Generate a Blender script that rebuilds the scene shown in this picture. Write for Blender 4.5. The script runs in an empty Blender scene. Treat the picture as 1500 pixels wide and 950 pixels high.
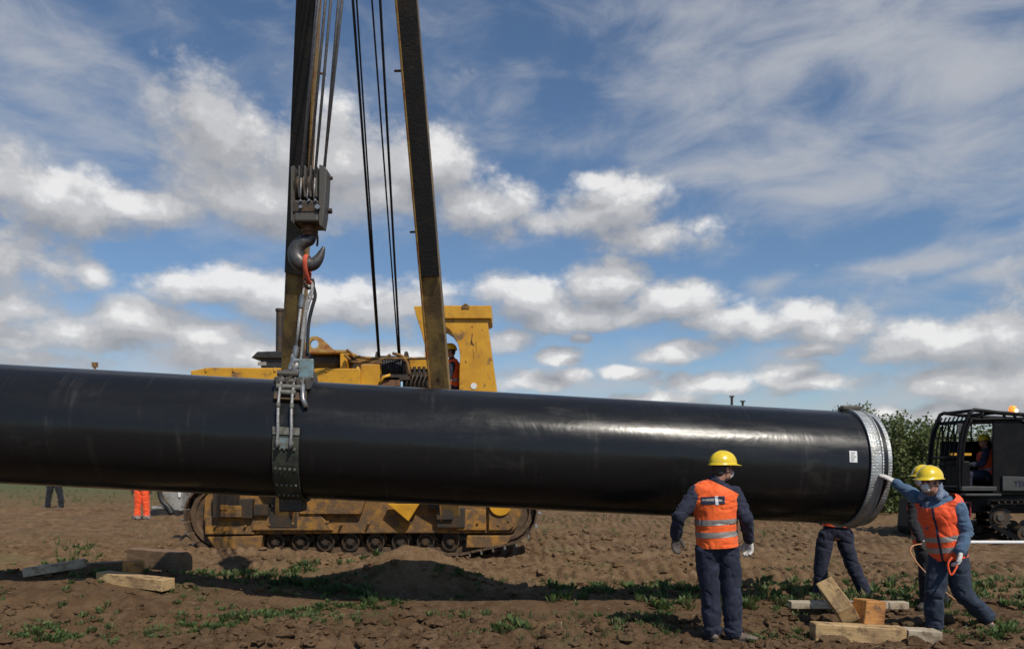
import bpy, bmesh, math, random
import numpy as np
from mathutils import Vector, Matrix, Quaternion, noise as mnoise
random.seed(7); rng = np.random.default_rng(7)
scene = bpy.context.scene
COL = scene.collection
F = 1100.0; CX = 750.0; HY = 672.0; CZ = 1.75
def P(px, py, Y):
    return Vector(((px - CX) * Y / F, Y, CZ - (py - HY) * Y / F))
SUN = Vector((.45, -.72, 1.0)).normalized()

# ---------------------------------------------------------------- mesh helpers
def link(o): COL.objects.link(o); return o
ORG = {}
def tag(o, label=None, cat=None, group=None, kind=None):
    for k, v in (('label', label), ('category', cat), ('group', group), ('kind', kind)):
        if v: o[k] = v
    return o
def root(name, loc, label, cat, group=None):
    o = bpy.data.objects.new(name, None); o.empty_display_size = .2; link(o)
    o.location = loc; ORG[o.name] = Vector(loc)
    return tag(o, label, cat, group)
def finish(name, me, mats, parent=None, smooth=False, bevel=0, loc=None, angle=35):
    if not isinstance(mats, (list, tuple)): mats = [mats]
    for m in mats: me.materials.append(m)
    o = bpy.data.objects.new(name, me); link(o)
    org = Vector((0, 0, 0))
    if parent is not None:
        org = ORG[parent.name]; o.parent = parent
    elif loc is not None:
        org = Vector(loc); o.location = org
    ORG[o.name] = org
    if org.length > 0: me.transform(Matrix.Translation(-org))
    if smooth:
        me.polygons.foreach_set('use_smooth', [True] * len(me.polygons))
        if smooth == 'angle':
            try: me.set_sharp_from_angle(angle=math.radians(angle))
            except Exception: pass
    if bevel:
        b = o.modifiers.new('bevel', 'BEVEL'); b.width = bevel; b.segments = 2; b.limit_method = 'ANGLE'; b.angle_limit = .7
    me.update(); return o
def basis(d, up=Vector((0, 0, 1))):
    d = d.normalized()
    if abs(d.dot(up)) > .98: up = Vector((0, 1, 0))
    s = d.cross(up).normalized(); u = s.cross(d).normalized()
    return s, d, u
class MB:
    def __init__(s): s.v = []; s.f = []; s.m = []; s.cm = 0
    def add(s, vs, fs):
        n = len(s.v); s.v += [tuple(v) for v in vs]; s.f += [tuple(i + n for i in f) for f in fs]; s.m += [s.cm] * len(fs); return s
    def box(s, c, size, R=None):
        c = Vector(c); h = Vector(size) / 2; vs = []
        for x in (-1, 1):
            for y in (-1, 1):
                for z in (-1, 1):
                    q = Vector((x * h.x, y * h.y, z * h.z))
                    if R is not None: q = R @ q
                    vs.append(c + q)
        return s.add(vs, [(0, 1, 3, 2), (4, 6, 7, 5), (0, 4, 5, 1), (2, 3, 7, 6), (0, 2, 6, 4), (1, 5, 7, 3)])
    def beam(s, a, b, w, h, up=Vector((0, 0, 1)), w2=None, h2=None):
        a = Vector(a); b = Vector(b); sd, d, u = basis(b - a, up); w2 = w2 or w; h2 = h2 or h; vs = []
        for p, ww, hh in ((a, w, h), (b, w2, h2)):
            for i, j in ((-1, -1), (1, -1), (1, 1), (-1, 1)): vs.append(p + sd * ww / 2 * i + u * hh / 2 * j)
        return s.add(vs, [(3, 2, 1, 0), (4, 5, 6, 7), (0, 1, 5, 4), (1, 2, 6, 5), (2, 3, 7, 6), (3, 0, 4, 7)])
    def cyl(s, a, b, r, r2=None, n=16, cap=True):
        a = Vector(a); b = Vector(b); r2 = r if r2 is None else r2; sd, d, u = basis(b - a); vs = []
        for p, rr in ((a, r), (b, r2)):
            for i in range(n):
                t = 2 * math.pi * i / n; vs.append(p + sd * rr * math.cos(t) + u * rr * math.sin(t))
        fs = [(i, (i + 1) % n, n + (i + 1) % n, n + i) for i in range(n)]
        if cap: fs += [tuple(range(n))[::-1], tuple(range(n, 2 * n))]
        return s.add(vs, fs)
    def tube(s, pts, r, n=8, cap=True, flat=1.0, up=Vector((0, 0, 1))):
        pts = [Vector(p) for p in pts]; rs = r if isinstance(r, (list, tuple)) else [r] * len(pts)
        prev = None; vs = []
        for k, p in enumerate(pts):
            d = (pts[min(k + 1, len(pts) - 1)] - pts[max(k - 1, 0)]).normalized()
            if prev is None: sd, _, u = basis(d, up)
            else:
                sd = (prev - d * prev.dot(d)).normalized(); u = sd.cross(d).normalized()
            prev = sd
            for i in range(n):
                t = 2 * math.pi * i / n; vs.append(p + sd * rs[k] * math.cos(t) + u * rs[k] * flat * math.sin(t))
        fs = []
        for k in range(len(pts) - 1):
            for i in range(n):
                j = (i + 1) % n; fs.append((k * n + i, k * n + j, (k + 1) * n + j, (k + 1) * n + i))
        if cap: fs += [tuple(range(n))[::-1], tuple(range((len(pts) - 1) * n, len(pts) * n))]
        return s.add(vs, fs)
    def prism(s, poly, y0, y1):          # polygon in XZ (list of (x,z)), extruded along Y
        n = len(poly); vs = [(x, y0, z) for x, z in poly] + [(x, y1, z) for x, z in poly]
        return s.add(vs, [tuple(range(n)), tuple(range(n, 2 * n))[::-1]] + [(i, n + i, n + (i + 1) % n, (i + 1) % n) for i in range(n)])
    def lathe(s, o, ax, prof, n=24):     # prof: (dist along ax, radius)
        o = Vector(o); sd, d, u = basis(Vector(ax)); vs = []
        for t_, r in prof:
            for i in range(n):
                t = 2 * math.pi * i / n; vs.append(o + d * t_ + sd * r * math.cos(t) + u * r * math.sin(t))
        fs = []
        for k in range(len(prof) - 1):
            for i in range(n):
                j = (i + 1) % n; fs.append((k * n + i, k * n + j, (k + 1) * n + j, (k + 1) * n + i))
        return s.add(vs, fs)
    def mesh(s, name):
        me = bpy.data.meshes.new(name); me.from_pydata(s.v, [], s.f)
        me.polygons.foreach_set('material_index', s.m)
        bm = bmesh.new(); bm.from_mesh(me); bmesh.ops.recalc_face_normals(bm, faces=bm.faces); bm.to_mesh(me); bm.free()
        return me
    def build(s, name, mats, parent=None, smooth=False, bevel=0, loc=None, angle=35):
        return finish(name, s.mesh(name), mats, parent, smooth, bevel, loc, angle)
def arc(c, r, a0, a1, n, ax=(1, 0, 0), ay=(0, 0, 1)):
    ax = Vector(ax); ay = Vector(ay); c = Vector(c)
    return [c + ax * r * math.cos(a0 + (a1 - a0) * i / n) + ay * r * math.sin(a0 + (a1 - a0) * i / n) for i in range(n + 1)]
def spline(pts, k=6):
    pts = [Vector(p) for p in pts]; out = []
    for i in range(len(pts) - 1):
        p0 = pts[max(i - 1, 0)]; p1 = pts[i]; p2 = pts[i + 1]; p3 = pts[min(i + 2, len(pts) - 1)]
        for j in range(k):
            t = j / k; out.append(.5 * ((2 * p1) + (p2 - p0) * t + (2 * p0 - 5 * p1 + 4 * p2 - p3) * t * t + (3 * p1 - p0 - 3 * p2 + p3) * t ** 3))
    out.append(pts[-1]); return out

# ---------------------------------------------------------------- materials
def N(nt, t, **kw):
    n = nt.nodes.new(t)
    for k, v in kw.items(): setattr(n, k, v)
    return n
def mat(name, col, rough=.6, metal=0, col2=None, nscale=6, nfac=(.4, .65), bump=0, bscale=30, rvar=0, col3=None, n3=(.55, .7), s3=2.5,
        spec=.5, coat=0, stretch=(1, 1, 1), emit=0, sheen=0, trans=0, detail=6, coords='Object'):
    m = bpy.data.materials.new(name); m.use_nodes = True; nt = m.node_tree; L = nt.links.new
    b = nt.nodes['Principled BSDF']
    b.inputs['Base Color'].default_value = (*col, 1); b.inputs['Roughness'].default_value = rough; b.inputs['Metallic'].default_value = metal
    b.inputs['Specular IOR Level'].default_value = spec; b.inputs['Coat Weight'].default_value = coat
    if sheen: b.inputs['Sheen Weight'].default_value = sheen
    if emit: b.inputs['Emission Color'].default_value = (*col, 1); b.inputs['Emission Strength'].default_value = emit
    tc = N(nt, 'ShaderNodeTexCoord'); mp = N(nt, 'ShaderNodeMapping'); mp.inputs['Scale'].default_value = stretch
    L(tc.outputs[coords], mp.inputs[0])
    def noise_ramp(sc, lo, hi, off=0):
        n = N(nt, 'ShaderNodeTexNoise'); n.inputs['Scale'].default_value = sc; n.inputs['Detail'].default_value = detail; n.inputs['Roughness'].default_value = .6
        n.noise_dimensions = '4D'; n.inputs['W'].default_value = off
        L(mp.outputs[0], n.inputs['Vector'])
        r = N(nt, 'ShaderNodeMapRange'); r.interpolation_type = 'SMOOTHSTEP'; r.inputs[1].default_value = lo; r.inputs[2].default_value = hi
        L(n.outputs[0], r.inputs[0]); return r.outputs[0]
    def mixc(f, a, bb):
        x = N(nt, 'ShaderNodeMix', data_type='RGBA'); L(f, x.inputs[0])
        if isinstance(a, tuple): x.inputs[6].default_value = (*a, 1)
        else: L(a, x.inputs[6])
        x.inputs[7].default_value = (*bb, 1); return x.outputs[2]
    cur = col
    if col2: cur = mixc(noise_ramp(nscale, *nfac), cur, col2)
    if col3: cur = mixc(noise_ramp(s3, *n3, off=3.3), cur, col3)
    if col2 or col3: L(cur, b.inputs['Base Color'])
    if rvar:
        f = noise_ramp(nscale * 1.7, .35, .7, off=7)
        r = N(nt, 'ShaderNodeMapRange'); r.inputs[3].default_value = max(rough - rvar, .03); r.inputs[4].default_value = min(rough + rvar, 1)
        L(f, r.inputs[0]); L(r.outputs[0], b.inputs['Roughness'])
    if bump:
        n = N(nt, 'ShaderNodeTexNoise'); n.inputs['Scale'].default_value = bscale; n.inputs['Detail'].default_value = 5
        L(mp.outputs[0], n.inputs['Vector'])
        bp = N(nt, 'ShaderNodeBump'); bp.inputs['Strength'].default_value = 1; bp.inputs['Distance'].default_value = bump
        L(n.outputs[0], bp.inputs['Height']); L(bp.outputs[0], b.inputs['Normal'])
    return m
M = {}
mud = (.15, .095, .055)
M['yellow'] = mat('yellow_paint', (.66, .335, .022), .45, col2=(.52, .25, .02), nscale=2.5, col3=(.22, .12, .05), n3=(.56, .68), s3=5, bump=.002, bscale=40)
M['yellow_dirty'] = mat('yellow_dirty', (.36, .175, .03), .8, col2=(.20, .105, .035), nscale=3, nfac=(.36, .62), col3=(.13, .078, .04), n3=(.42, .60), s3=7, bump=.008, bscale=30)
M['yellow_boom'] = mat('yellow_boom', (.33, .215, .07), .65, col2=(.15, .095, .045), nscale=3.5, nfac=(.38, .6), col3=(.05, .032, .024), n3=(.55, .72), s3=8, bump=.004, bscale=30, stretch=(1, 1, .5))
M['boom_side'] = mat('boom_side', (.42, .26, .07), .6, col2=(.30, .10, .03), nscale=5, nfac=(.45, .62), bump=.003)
M['black_guard'] = mat('black_guard', (.022, .021, .02), .75, col2=(.045, .036, .026), nscale=4, nfac=(.45, .7), bump=.004, bscale=30, col3=(.09, .06, .035), n3=(.66, .75), s3=12)
M['black'] = mat('black_paint', (.018, .018, .02), .5, col2=(.035, .033, .03), nscale=5, bump=.001)
M['dark_steel'] = mat('dark_steel', (.06, .052, .045), .6, .5, col2=(.11, .065, .035), nscale=6, bump=.004, bscale=40)
M['track'] = mat('track_steel', (.08, .056, .038), .7, .3, col2=mud, nscale=7, nfac=(.35, .6), bump=.01, bscale=35)
M['track_edge'] = mat('track_worn', (.42, .38, .33), .4, .8, col2=(.25, .19, .14), nscale=9)
M['block'] = mat('grey_steel', (.095, .087, .075), .55, .3, col2=(.10, .085, .065), nscale=9, bump=.003, bscale=60)
M['hook'] = mat('hook_steel', (.075, .07, .068), .42, .5, col2=(.12, .11, .10), nscale=9, bump=.003, bscale=30)
M['rope'] = mat('wire_rope', (.34, .33, .32), .55, .3, col2=(.20, .19, .18), nscale=40)
M['rope_dark'] = mat('wire_rope_dark', (.035, .035, .04), .6, .3)
M['bright'] = mat('bright_steel', (.38, .38, .38), .38, .7, col2=(.22, .21, .2), nscale=12)
M['red_web'] = mat('red_web', (.62, .10, .05), .8, bump=.002)
M['belt'] = mat('sling_belt', (.04, .046, .033), .65, .1, col2=(.07, .073, .055), nscale=8, bump=.003, bscale=50, col3=(.03, .03, .028), n3=(.5, .7), s3=7)
M['blue_steel'] = mat('pale_blue_steel', (.20, .30, .32), .5, .2, col2=(.16, .15, .12), nscale=12, bump=.003)
M['belt_pale'] = mat('belt_pale', (.20, .20, .165), .6, .3, col2=(.10, .095, .075), nscale=18)
M['helmet'] = mat('helmet_yellow', (.85, .62, .02), .28, coat=.4, col2=(.78, .55, .03), nscale=14, bump=.0006, bscale=60)
M['navy'] = mat('navy_cloth', (.011, .014, .032), .85, col2=(.018, .022, .046), nscale=8, bump=.014, bscale=17, sheen=.05)
M['black_cloth'] = mat('black_cloth', (.008, .009, .014), .85, bump=.014, bscale=17, sheen=.1)
M['blue_cloth'] = mat('blue_cloth', (.055, .105, .18), .85, col2=(.08, .145, .235), nscale=9, bump=.014, bscale=17, sheen=.2)
M['jeans'] = mat('dark_jeans', (.013, .022, .042), .85, col2=(.024, .036, .062), nscale=9, bump=.014, bscale=17, sheen=.05)
M['hood'] = mat('hood_cloth', (.13, .17, .25), .85, col2=(.20, .24, .32), nscale=12, bump=.014, bscale=17)
M['orange'] = mat('hivis_orange', (.95, .14, .015), .7, col2=(.90, .11, .012), nscale=7, bump=.012, bscale=14, sheen=.2)
M['red_orange'] = mat('hivis_red_orange', (.95, .105, .018), .7, col2=(.90, .085, .014), nscale=7, bump=.012, bscale=14, sheen=.2)
M['reflect'] = mat('reflective_tape', (.36, .33, .30), .45, .2, col2=(.30, .26, .24), nscale=20)
M['skin'] = mat('skin', (.46, .24, .17), .5, col2=(.42, .20, .14), nscale=14)
M['hair'] = mat('hair', (.05, .04, .035), .8, bump=.004, bscale=90)
M['glove_white'] = mat('glove_white', (.62, .60, .56), .85, col2=(.5, .47, .42), nscale=20, bump=.002)
M['glove_dark'] = mat('glove_dark', (.06, .05, .045), .85, col2=(.10, .08, .07), nscale=20, bump=.002)
M['mask'] = mat('mask_cloth', (.62, .62, .62), .8, bump=.001)
M['boot'] = mat('boot_leather', (.14, .11, .085), .7, col2=(.09, .065, .045), nscale=12, bump=.003)
M['boot_dark'] = mat('boot_dark', (.03, .027, .025), .7, col2=(.08, .06, .045), nscale=12, bump=.003)
M['eye'] = mat('eye', (.04, .03, .03), .2)
M['grey_panel'] = mat('grey_panel', (.33, .33, .31), .6, col2=(.22, .20, .17), nscale=4, bump=.002)
M['white_print'] = mat('white_print', (.72, .72, .72), .7)
M['dark_print'] = mat('dark_print', (.015, .02, .05), .7)
M['machine_black'] = mat('machine_black', (.004, .004, .005), .5, col2=(.009, .008, .0075), nscale=5, bump=.001, spec=.18)
M['panel_dark'] = mat('panel_dark', (.055, .057, .055), .6, col2=(.04, .04, .037), nscale=5)
M['seat'] = mat('seat_vinyl', (.02, .02, .022), .5)
M['label_white'] = mat('label_white', (.75, .75, .74), .6)
M['rust'] = mat('rust_steel', (.22, .10, .05), .8, .1, col2=(.12, .06, .035), nscale=9, bump=.003)
M['orange_rope'] = mat('orange_rope', (.55, .27, .13), .8)

def wood(name, c1, c2, dark):
    m = mat(name, c1, .8, col2=dark, nscale=1.6, nfac=(.56, .72), bump=.002, bscale=25)
    nt = m.node_tree; L = nt.links.new; b = nt.nodes['Principled BSDF']
    prev = b.inputs['Base Color'].links[0].from_socket
    tc = N(nt, 'ShaderNodeTexCoord'); mp = N(nt, 'ShaderNodeMapping'); mp.inputs['Scale'].default_value = (2, 40, 40); L(tc.outputs['Object'], mp.inputs[0])
    n = N(nt, 'ShaderNodeTexNoise'); n.inputs['Scale'].default_value = 1.2; n.inputs['Detail'].default_value = 6; n.inputs['Distortion'].default_value = 1.5; L(mp.outputs[0], n.inputs[0])
    r = N(nt, 'ShaderNodeMapRange'); r.inputs[1].default_value = .38; r.inputs[2].default_value = .68; L(n.outputs[0], r.inputs[0])
    x = N(nt, 'ShaderNodeMix', data_type='RGBA', blend_type='MULTIPLY'); L(r.outputs[0], x.inputs[0]); L(prev, x.inputs[6]); x.inputs[7].default_value = (*c2, 1)
    n2 = N(nt, 'ShaderNodeTexNoise'); n2.inputs['Scale'].default_value = 9; n2.inputs['Detail'].default_value = 8; n2.inputs['Roughness'].default_value = .7; L(tc.outputs['Object'], n2.inputs[0])
    r2 = N(nt, 'ShaderNodeMapRange'); r2.inputs[1].default_value = .50; r2.inputs[2].default_value = .62; r2.inputs[4].default_value = .75; L(n2.outputs[0], r2.inputs[0])
    y = N(nt, 'ShaderNodeMix', data_type='RGBA'); L(r2.outputs[0], y.inputs[0]); L(x.outputs[2], y.inputs[6]); y.inputs[7].default_value = (.13, .08, .045, 1)
    L(y.outputs[2], b.inputs['Base Color']); return m
M['wood'] = wood('sawn_timber', (.54, .38, .19), (.66, .56, .44), (.26, .17, .095))
M['wood_orange'] = wood('orange_timber', (.55, .27, .08), (.6, .45, .35), (.25, .10, .04))
M['wood_pale'] = wood('weathered_timber', (.48, .41, .30), (.7, .65, .6), (.25, .19, .13))
M['wood_dark'] = wood('dark_timber', (.26, .16, .085), (.6, .5, .45), (.12, .075, .045))

# ---------------------------------------------------------------- pipe coat
def pipe_mat():
    m = bpy.data.materials.new('black_pipe_coating'); m.use_nodes = True; nt = m.node_tree; L = nt.links.new; b = nt.nodes['Principled BSDF']
    tc = N(nt, 'ShaderNodeTexCoord')
    def nz(scale, st, det=6, rough=.6, dist=0, rot=0):
        mp = N(nt, 'ShaderNodeMapping'); mp.inputs['Scale'].default_value = st; L(tc.outputs['Object'], mp.inputs[0])
        n = N(nt, 'ShaderNodeTexNoise'); n.inputs['Scale'].default_value = scale; n.inputs['Detail'].default_value = det; n.inputs['Roughness'].default_value = rough; n.inputs['Distortion'].default_value = dist
        L(mp.outputs[0], n.inputs[0]); return n.outputs[0]
    def rng_(s, a, b_, c, d, smooth=True):
        r = N(nt, 'ShaderNodeMapRange'); r.interpolation_type = 'SMOOTHSTEP' if smooth else 'LINEAR'
        for i, v in enumerate((a, b_, c, d)): r.inputs[i + 1].default_value = v
        L(s, r.inputs[0]); return r.outputs[0]
    along = nz(1.0, (.9, 5, 5)); rings = nz(1.0, (9, .7, .7), 4); dust = nz(1.6, (1, 1.6, 1.6), 9, .68)
    mult = N(nt, 'ShaderNodeMath', operation='MULTIPLY'); L(rng_(rings, .52, .78, 0, .75), mult.inputs[0]); L(rng_(dust, .42, .7, 0, 1), mult.inputs[1])
    mx = N(nt, 'ShaderNodeMath', operation='MAXIMUM'); L(mult.outputs[0], mx.inputs[0]); L(rng_(dust, .56, .82, 0, .55), mx.inputs[1])
    # scuffs
    c = N(nt, 'ShaderNodeMix', data_type='RGBA'); L(mx.outputs[0], c.inputs[0]); c.inputs[6].default_value = (.013, .0132, .0138, 1); c.inputs[7].default_value = (.07, .066, .06, 1)
    L(c.outputs[2], b.inputs['Base Color'])
    ad = N(nt, 'ShaderNodeMath', operation='ADD', use_clamp=True); L(rng_(along, .35, .7, .20, .37), ad.inputs[0]); L(rng_(mx.outputs[0], 0, 1, 0, .28), ad.inputs[1])
    L(ad.outputs[0], b.inputs['Roughness'])
    b.inputs['Specular IOR Level'].default_value = .33
    h1 = nz(1.0, (1.6, 1.3, 1.3), 4, .55, .4); h2 = nz(9, (1, 1, 1), 4); h3 = nz(1.0, (14, 1, 1), 2)
    a1 = N(nt, 'ShaderNodeMath', operation='MULTIPLY_ADD'); L(h2, a1.inputs[0]); a1.inputs[1].default_value = .03; L(h1, a1.inputs[2])
    a2 = N(nt, 'ShaderNodeMath', operation='MULTIPLY_ADD'); L(h3, a2.inputs[0]); a2.inputs[1].default_value = .02; L(a1.outputs[0], a2.inputs[2])
    bp = N(nt, 'ShaderNodeBump'); bp.inputs['Distance'].default_value = .010; L(a2.outputs[0], bp.inputs['Height']); L(bp.outputs[0], b.inputs['Normal'])
    return m
M['pipe'] = pipe_mat()
def collar_mat():
    m = mat('galvanised_tread_band', (.40, .42, .42), .5, .35, col2=(.30, .30, .28), nscale=6, rvar=.1, col3=(.22, .17, .12), n3=(.58, .72), s3=5)
    nt = m.node_tree; L = nt.links.new; b = nt.nodes['Principled BSDF']; tc = N(nt, 'ShaderNodeTexCoord')
    v = N(nt, 'ShaderNodeTexVoronoi'); v.inputs['Scale'].default_value = 30; v.inputs['Randomness'].default_value = .25; L(tc.outputs['Object'], v.inputs[0])
    r = N(nt, 'ShaderNodeMapRange'); r.inputs[1].default_value = .2; r.inputs[2].default_value = .5; L(v.outputs['Distance'], r.inputs[0])
    bp = N(nt, 'ShaderNodeBump'); bp.inputs['Distance'].default_value = .0035; L(r.outputs[0], bp.inputs['Height']); L(bp.outputs[0], b.inputs['Normal'])
    return m
M['collar'] = collar_mat()

# ---------------------------------------------------------------- camera, sun, sky
cam = bpy.data.cameras.new('camera'); co = bpy.data.objects.new('camera', cam); link(co); scene.camera = co
co.location = (0, 0, CZ); co.rotation_euler = (math.radians(90), 0, 0)
cam.sensor_width = 36; cam.lens = 36 * F / 1500; cam.shift_y = (HY - 475) / 1500; cam.clip_end = 6000; cam.clip_start = .1
cam.dof.use_dof = True; cam.dof.focus_distance = 7.9; cam.dof.aperture_fstop = 2.0
sl = bpy.data.lights.new('sun', 'SUN'); sl.energy = 3.6; sl.angle = math.radians(.53); sl.color = (1, .93, .82)
so = bpy.data.objects.new('sun', sl); link(so); so.rotation_euler = (-SUN).to_track_quat('-Z', 'Y').to_euler(); so.location = (5, -6, 12)

w = bpy.data.worlds.new('World'); scene.world = w; w.use_nodes = True; nt = w.node_tree; L = nt.links.new
for n in list(nt.nodes): nt.nodes.remove(n)
SKY_ST = .075
sky = N(nt, 'ShaderNodeTexSky', sky_type='NISHITA', sun_disc=False); sky.sun_elevation = math.asin(SUN.z); sky.sun_rotation = math.atan2(SUN.x, SUN.y)
sky.air_density = 1.0; sky.dust_density = .4; sky.ozone_density = 3.0; sky.altitude = 200
def ell(px, py, rx, ry, wgt=1.0):
    az = math.atan((px - CX) / F); el = math.atan((HY - py) / F * math.cos(az))
    return (az, el, rx / F, ry / F * math.cos(el), wgt)
CUM = [ell(*a) for a in [
    (70, 292, 105, 42), (0, 270, 70, 55, .9), (330, 215, 100, 78), (470, 235, 110, 80), (620, 240, 75, 52), (400, 290, 120, 38, .8), (560, 290, 100, 30, .8),
    (205, 303, 78, 20, .9), (131, 398, 30, 19, .9), (320, 418, 95, 26), (440, 446, 110, 30), (545, 450, 100, 34), (625, 440, 60, 34, .9),
    (20, 448, 60, 22, .8), (195, 468, 80, 34), (110, 480, 80, 28, .8), (280, 490, 90, 30, .8), (30, 490, 70, 22, .8), (350, 520, 110, 22, .8),
    (710, 310, 95, 40), (790, 330, 80, 30, .9), (890, 305, 100, 40), (960, 345, 100, 24, .8), (870, 265, 40, 14, .7),
    (885, 415, 70, 36, 1.4), (770, 437, 90, 36, 1.0), (985, 437, 85, 34, 1.25), (880, 458, 150, 24, 1.1), (1060, 466, 80, 22, 1.1), (1120, 470, 110, 26), (1200, 487, 60, 20), (1190, 512, 42, 14),
    (743, 496, 34, 18), (855, 492, 14, 8, .7), (830, 520, 34, 14), (925, 547, 38, 12), (990, 511, 44, 15, .9), (840, 550, 34, 12), (790, 560, 60, 14, .8),
    (1155, 548, 55, 18), (1215, 563, 62, 17), (1050, 563, 62, 18), (1400, 505, 105, 38), (1470, 500, 60, 42), (1330, 520, 60, 20), (1380, 565, 60, 18), (1460, 565, 70, 24),
    (1300, 603, 40, 10), (1370, 606, 50, 10), (950, 590, 90, 14), (560, 520, 90, 18, .8), (595, 516, 34, 12), (60, 520, 90, 14, .6),
    (-180, 350, 190, 90), (-150, 500, 160, 40), (1700, 420, 150, 60), (1680, 560, 170, 40), (1900, 250, 200, 90), (700, -500, 260, 120), (100, -350, 250, 120)]]
CIR = [ell(*a) for a in [
    (60, 110, 190, 60, .9), (200, 190, 190, 60, .75), (90, 230, 200, 60, .75), (0, 60, 120, 60, .6), (140, 420, 200, 30, .4), (40, 385, 130, 22, .5),
    (1230, 50, 400, 105, 1.0), (1420, 110, 260, 95, 1.0), (1000, 20, 200, 60, .7), (1120, 220, 220, 62, .95), (1230, 265, 190, 58, 1.0), (1400, 230, 220, 75, .85), (1060, 180, 120, 60, .6),
    (1330, 405, 150, 24, 1.0), (1430, 425, 130, 18, .95), (1440, 378, 100, 26, .7), (1125, 407, 38, 20, .8), (740, 120, 70, 30, .5), (720, 150, 60, 20, .4), (980, 350, 110, 20, .6),
    (820, 220, 180, 40, .35), (600, 130, 240, 80, .25), (1700, 150, 300, 150, .9), (-200, 150, 260, 120, .8), (1300, -250, 500, 140, .7), (1050, 520, 320, 50, .45), (300, 530, 420, 50, .85), (1300, 595, 330, 45, .8), (900, 560, 260, 40, .7), (150, 480, 260, 60, .7), (450, 250, 260, 110, .6)]]
def sky_group():
    g = bpy.data.node_groups.new('cloud_field', 'ShaderNodeTree')
    g.interface.new_socket('P', in_out='INPUT', socket_type='NodeSocketVector')
    g.interface.new_socket('Cumulus', in_out='OUTPUT', socket_type='NodeSocketFloat')
    g.interface.new_socket('Cirrus', in_out='OUTPUT', socket_type='NodeSocketFloat')
    L = g.links.new; gi = N(g, 'NodeGroupInput'); go = N(g, 'NodeGroupOutput')
    def vm(op, a, b=None, out=0):
        n = N(g, 'ShaderNodeVectorMath', operation=op)
        for i, q in enumerate((a, b)):
            if q is None: continue
            if isinstance(q, tuple): n.inputs[i].default_value = q
            else: L(q, n.inputs[i])
        return n.outputs[out]
    def mt(op, *a, clamp=False):
        n = N(g, 'ShaderNodeMath', operation=op, use_clamp=clamp)
        for i, q in enumerate(a):
            if isinstance(q, (int, float)): n.inputs[i].default_value = q
            else: L(q, n.inputs[i])
        return n.outputs[0]
    def noise(scale, st, det, ro, off=0, col=False, dist=0):
        v = vm('MULTIPLY', gi.outputs[0], st)
        n = N(g, 'ShaderNodeTexNoise', noise_dimensions='4D'); n.inputs['Scale'].default_value = scale; n.inputs['Detail'].default_value = det; n.inputs['Roughness'].default_value = ro
        n.inputs['W'].default_value = off; n.inputs['Distortion'].default_value = dist; L(v, n.inputs['Vector']); return n.outputs[1 if col else 0]
    def field(lst, warp_s, warp_amt, st):
        wv = vm('MULTIPLY', vm('SUBTRACT', noise(warp_s, st, 3, .5, 1.7, True), (.5, .5, .5)), (warp_amt, warp_amt * .7, 0))
        p = vm('ADD', gi.outputs[0], wv); cur = None
        for az, el, rx, ry, wg in lst:
            d = vm('MULTIPLY', vm('SUBTRACT', p, (az, el, 0)), (1 / rx, 1 / ry, 0))
            ln = vm('LENGTH', d, None, 1)
            v = mt('MULTIPLY', mt('SUBTRACT', 1.07, ln), wg)
            if cur is None: cur = v
            else:
                n = N(g, 'ShaderNodeMath', operation='SMOOTH_MAX'); L(cur, n.inputs[0]); L(v, n.inputs[1]); n.inputs[2].default_value = .18; cur = n.outputs[0]
        return cur
    c = field(CUM, 9, .06, (1, 1.4, 1))
    big = noise(8, (1, 1.5, 1), 5, .55, 5)
    vv = vm('MULTIPLY', vm('ADD', gi.outputs[0], vm('MULTIPLY', vm('SUBTRACT', noise(30, (1, 1.2, 1), 2, .5, 2.2, True), (.5, .5, .5)), (.03, .02, 0))), (1, 1.35, 1))
    vo = N(g, 'ShaderNodeTexVoronoi', feature='SMOOTH_F1', voronoi_dimensions='2D', normalize=True); vo.inputs['Scale'].default_value = 26; vo.inputs['Detail'].default_value = 3.5; vo.inputs['Roughness'].default_value = .62; vo.inputs['Lacunarity'].default_value = 2.3; vo.inputs['Smoothness'].default_value = .35; L(vv, vo.inputs['Vector'])
    bil = mt('SUBTRACT', .42, vo.outputs['Distance'])
    c = mt('ADD', mt('MAXIMUM', c, -.6), mt('ADD', mt('MULTIPLY', mt('SUBTRACT', big, .5), 2.6), mt('MULTIPLY', bil, .85)))
    L(c, go.inputs[0])
    s = field(CIR, 4, .16, (.8, 1.8, 1))
    st = noise(7, (1, 2.3, 1), 8, .62, 9, dist=.6)
    s = mt('ADD', mt('MAXIMUM', s, -.6), mt('MULTIPLY', mt('SUBTRACT', st, .52), 2.6))
    L(s, go.inputs[1]); return g
G = sky_group()
tc = N(nt, 'ShaderNodeTexCoord'); sp = N(nt, 'ShaderNodeSeparateXYZ'); L(tc.outputs['Generated'], sp.inputs[0])
def wm(op, *a, clamp=False):
    n = N(nt, 'ShaderNodeMath', operation=op, use_clamp=clamp)
    for i, q in enumerate(a):
        if isinstance(q, (int, float)): n.inputs[i].default_value = q
        else: L(q, n.inputs[i])
    return n.outputs[0]
def wr(s, a, b, c=0, d=1, sm=True):
    r = N(nt, 'ShaderNodeMapRange'); r.interpolation_type = 'SMOOTHSTEP' if sm else 'LINEAR'
    for i, v in enumerate((a, b, c, d)): r.inputs[i + 1].default_value = v
    L(s, r.inputs[0]); return r.outputs[0]
def wmix(f, a, b):
    x = N(nt, 'ShaderNodeMix', data_type='RGBA')
    for i, q in ((0, f), (6, a), (7, b)):
        if isinstance(q, tuple): x.inputs[i].default_value = (*q, 1)
        elif isinstance(q, (int, float)): x.inputs[i].default_value = q
        else: L(q, x.inputs[i])
    return x.outputs[2]
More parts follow.
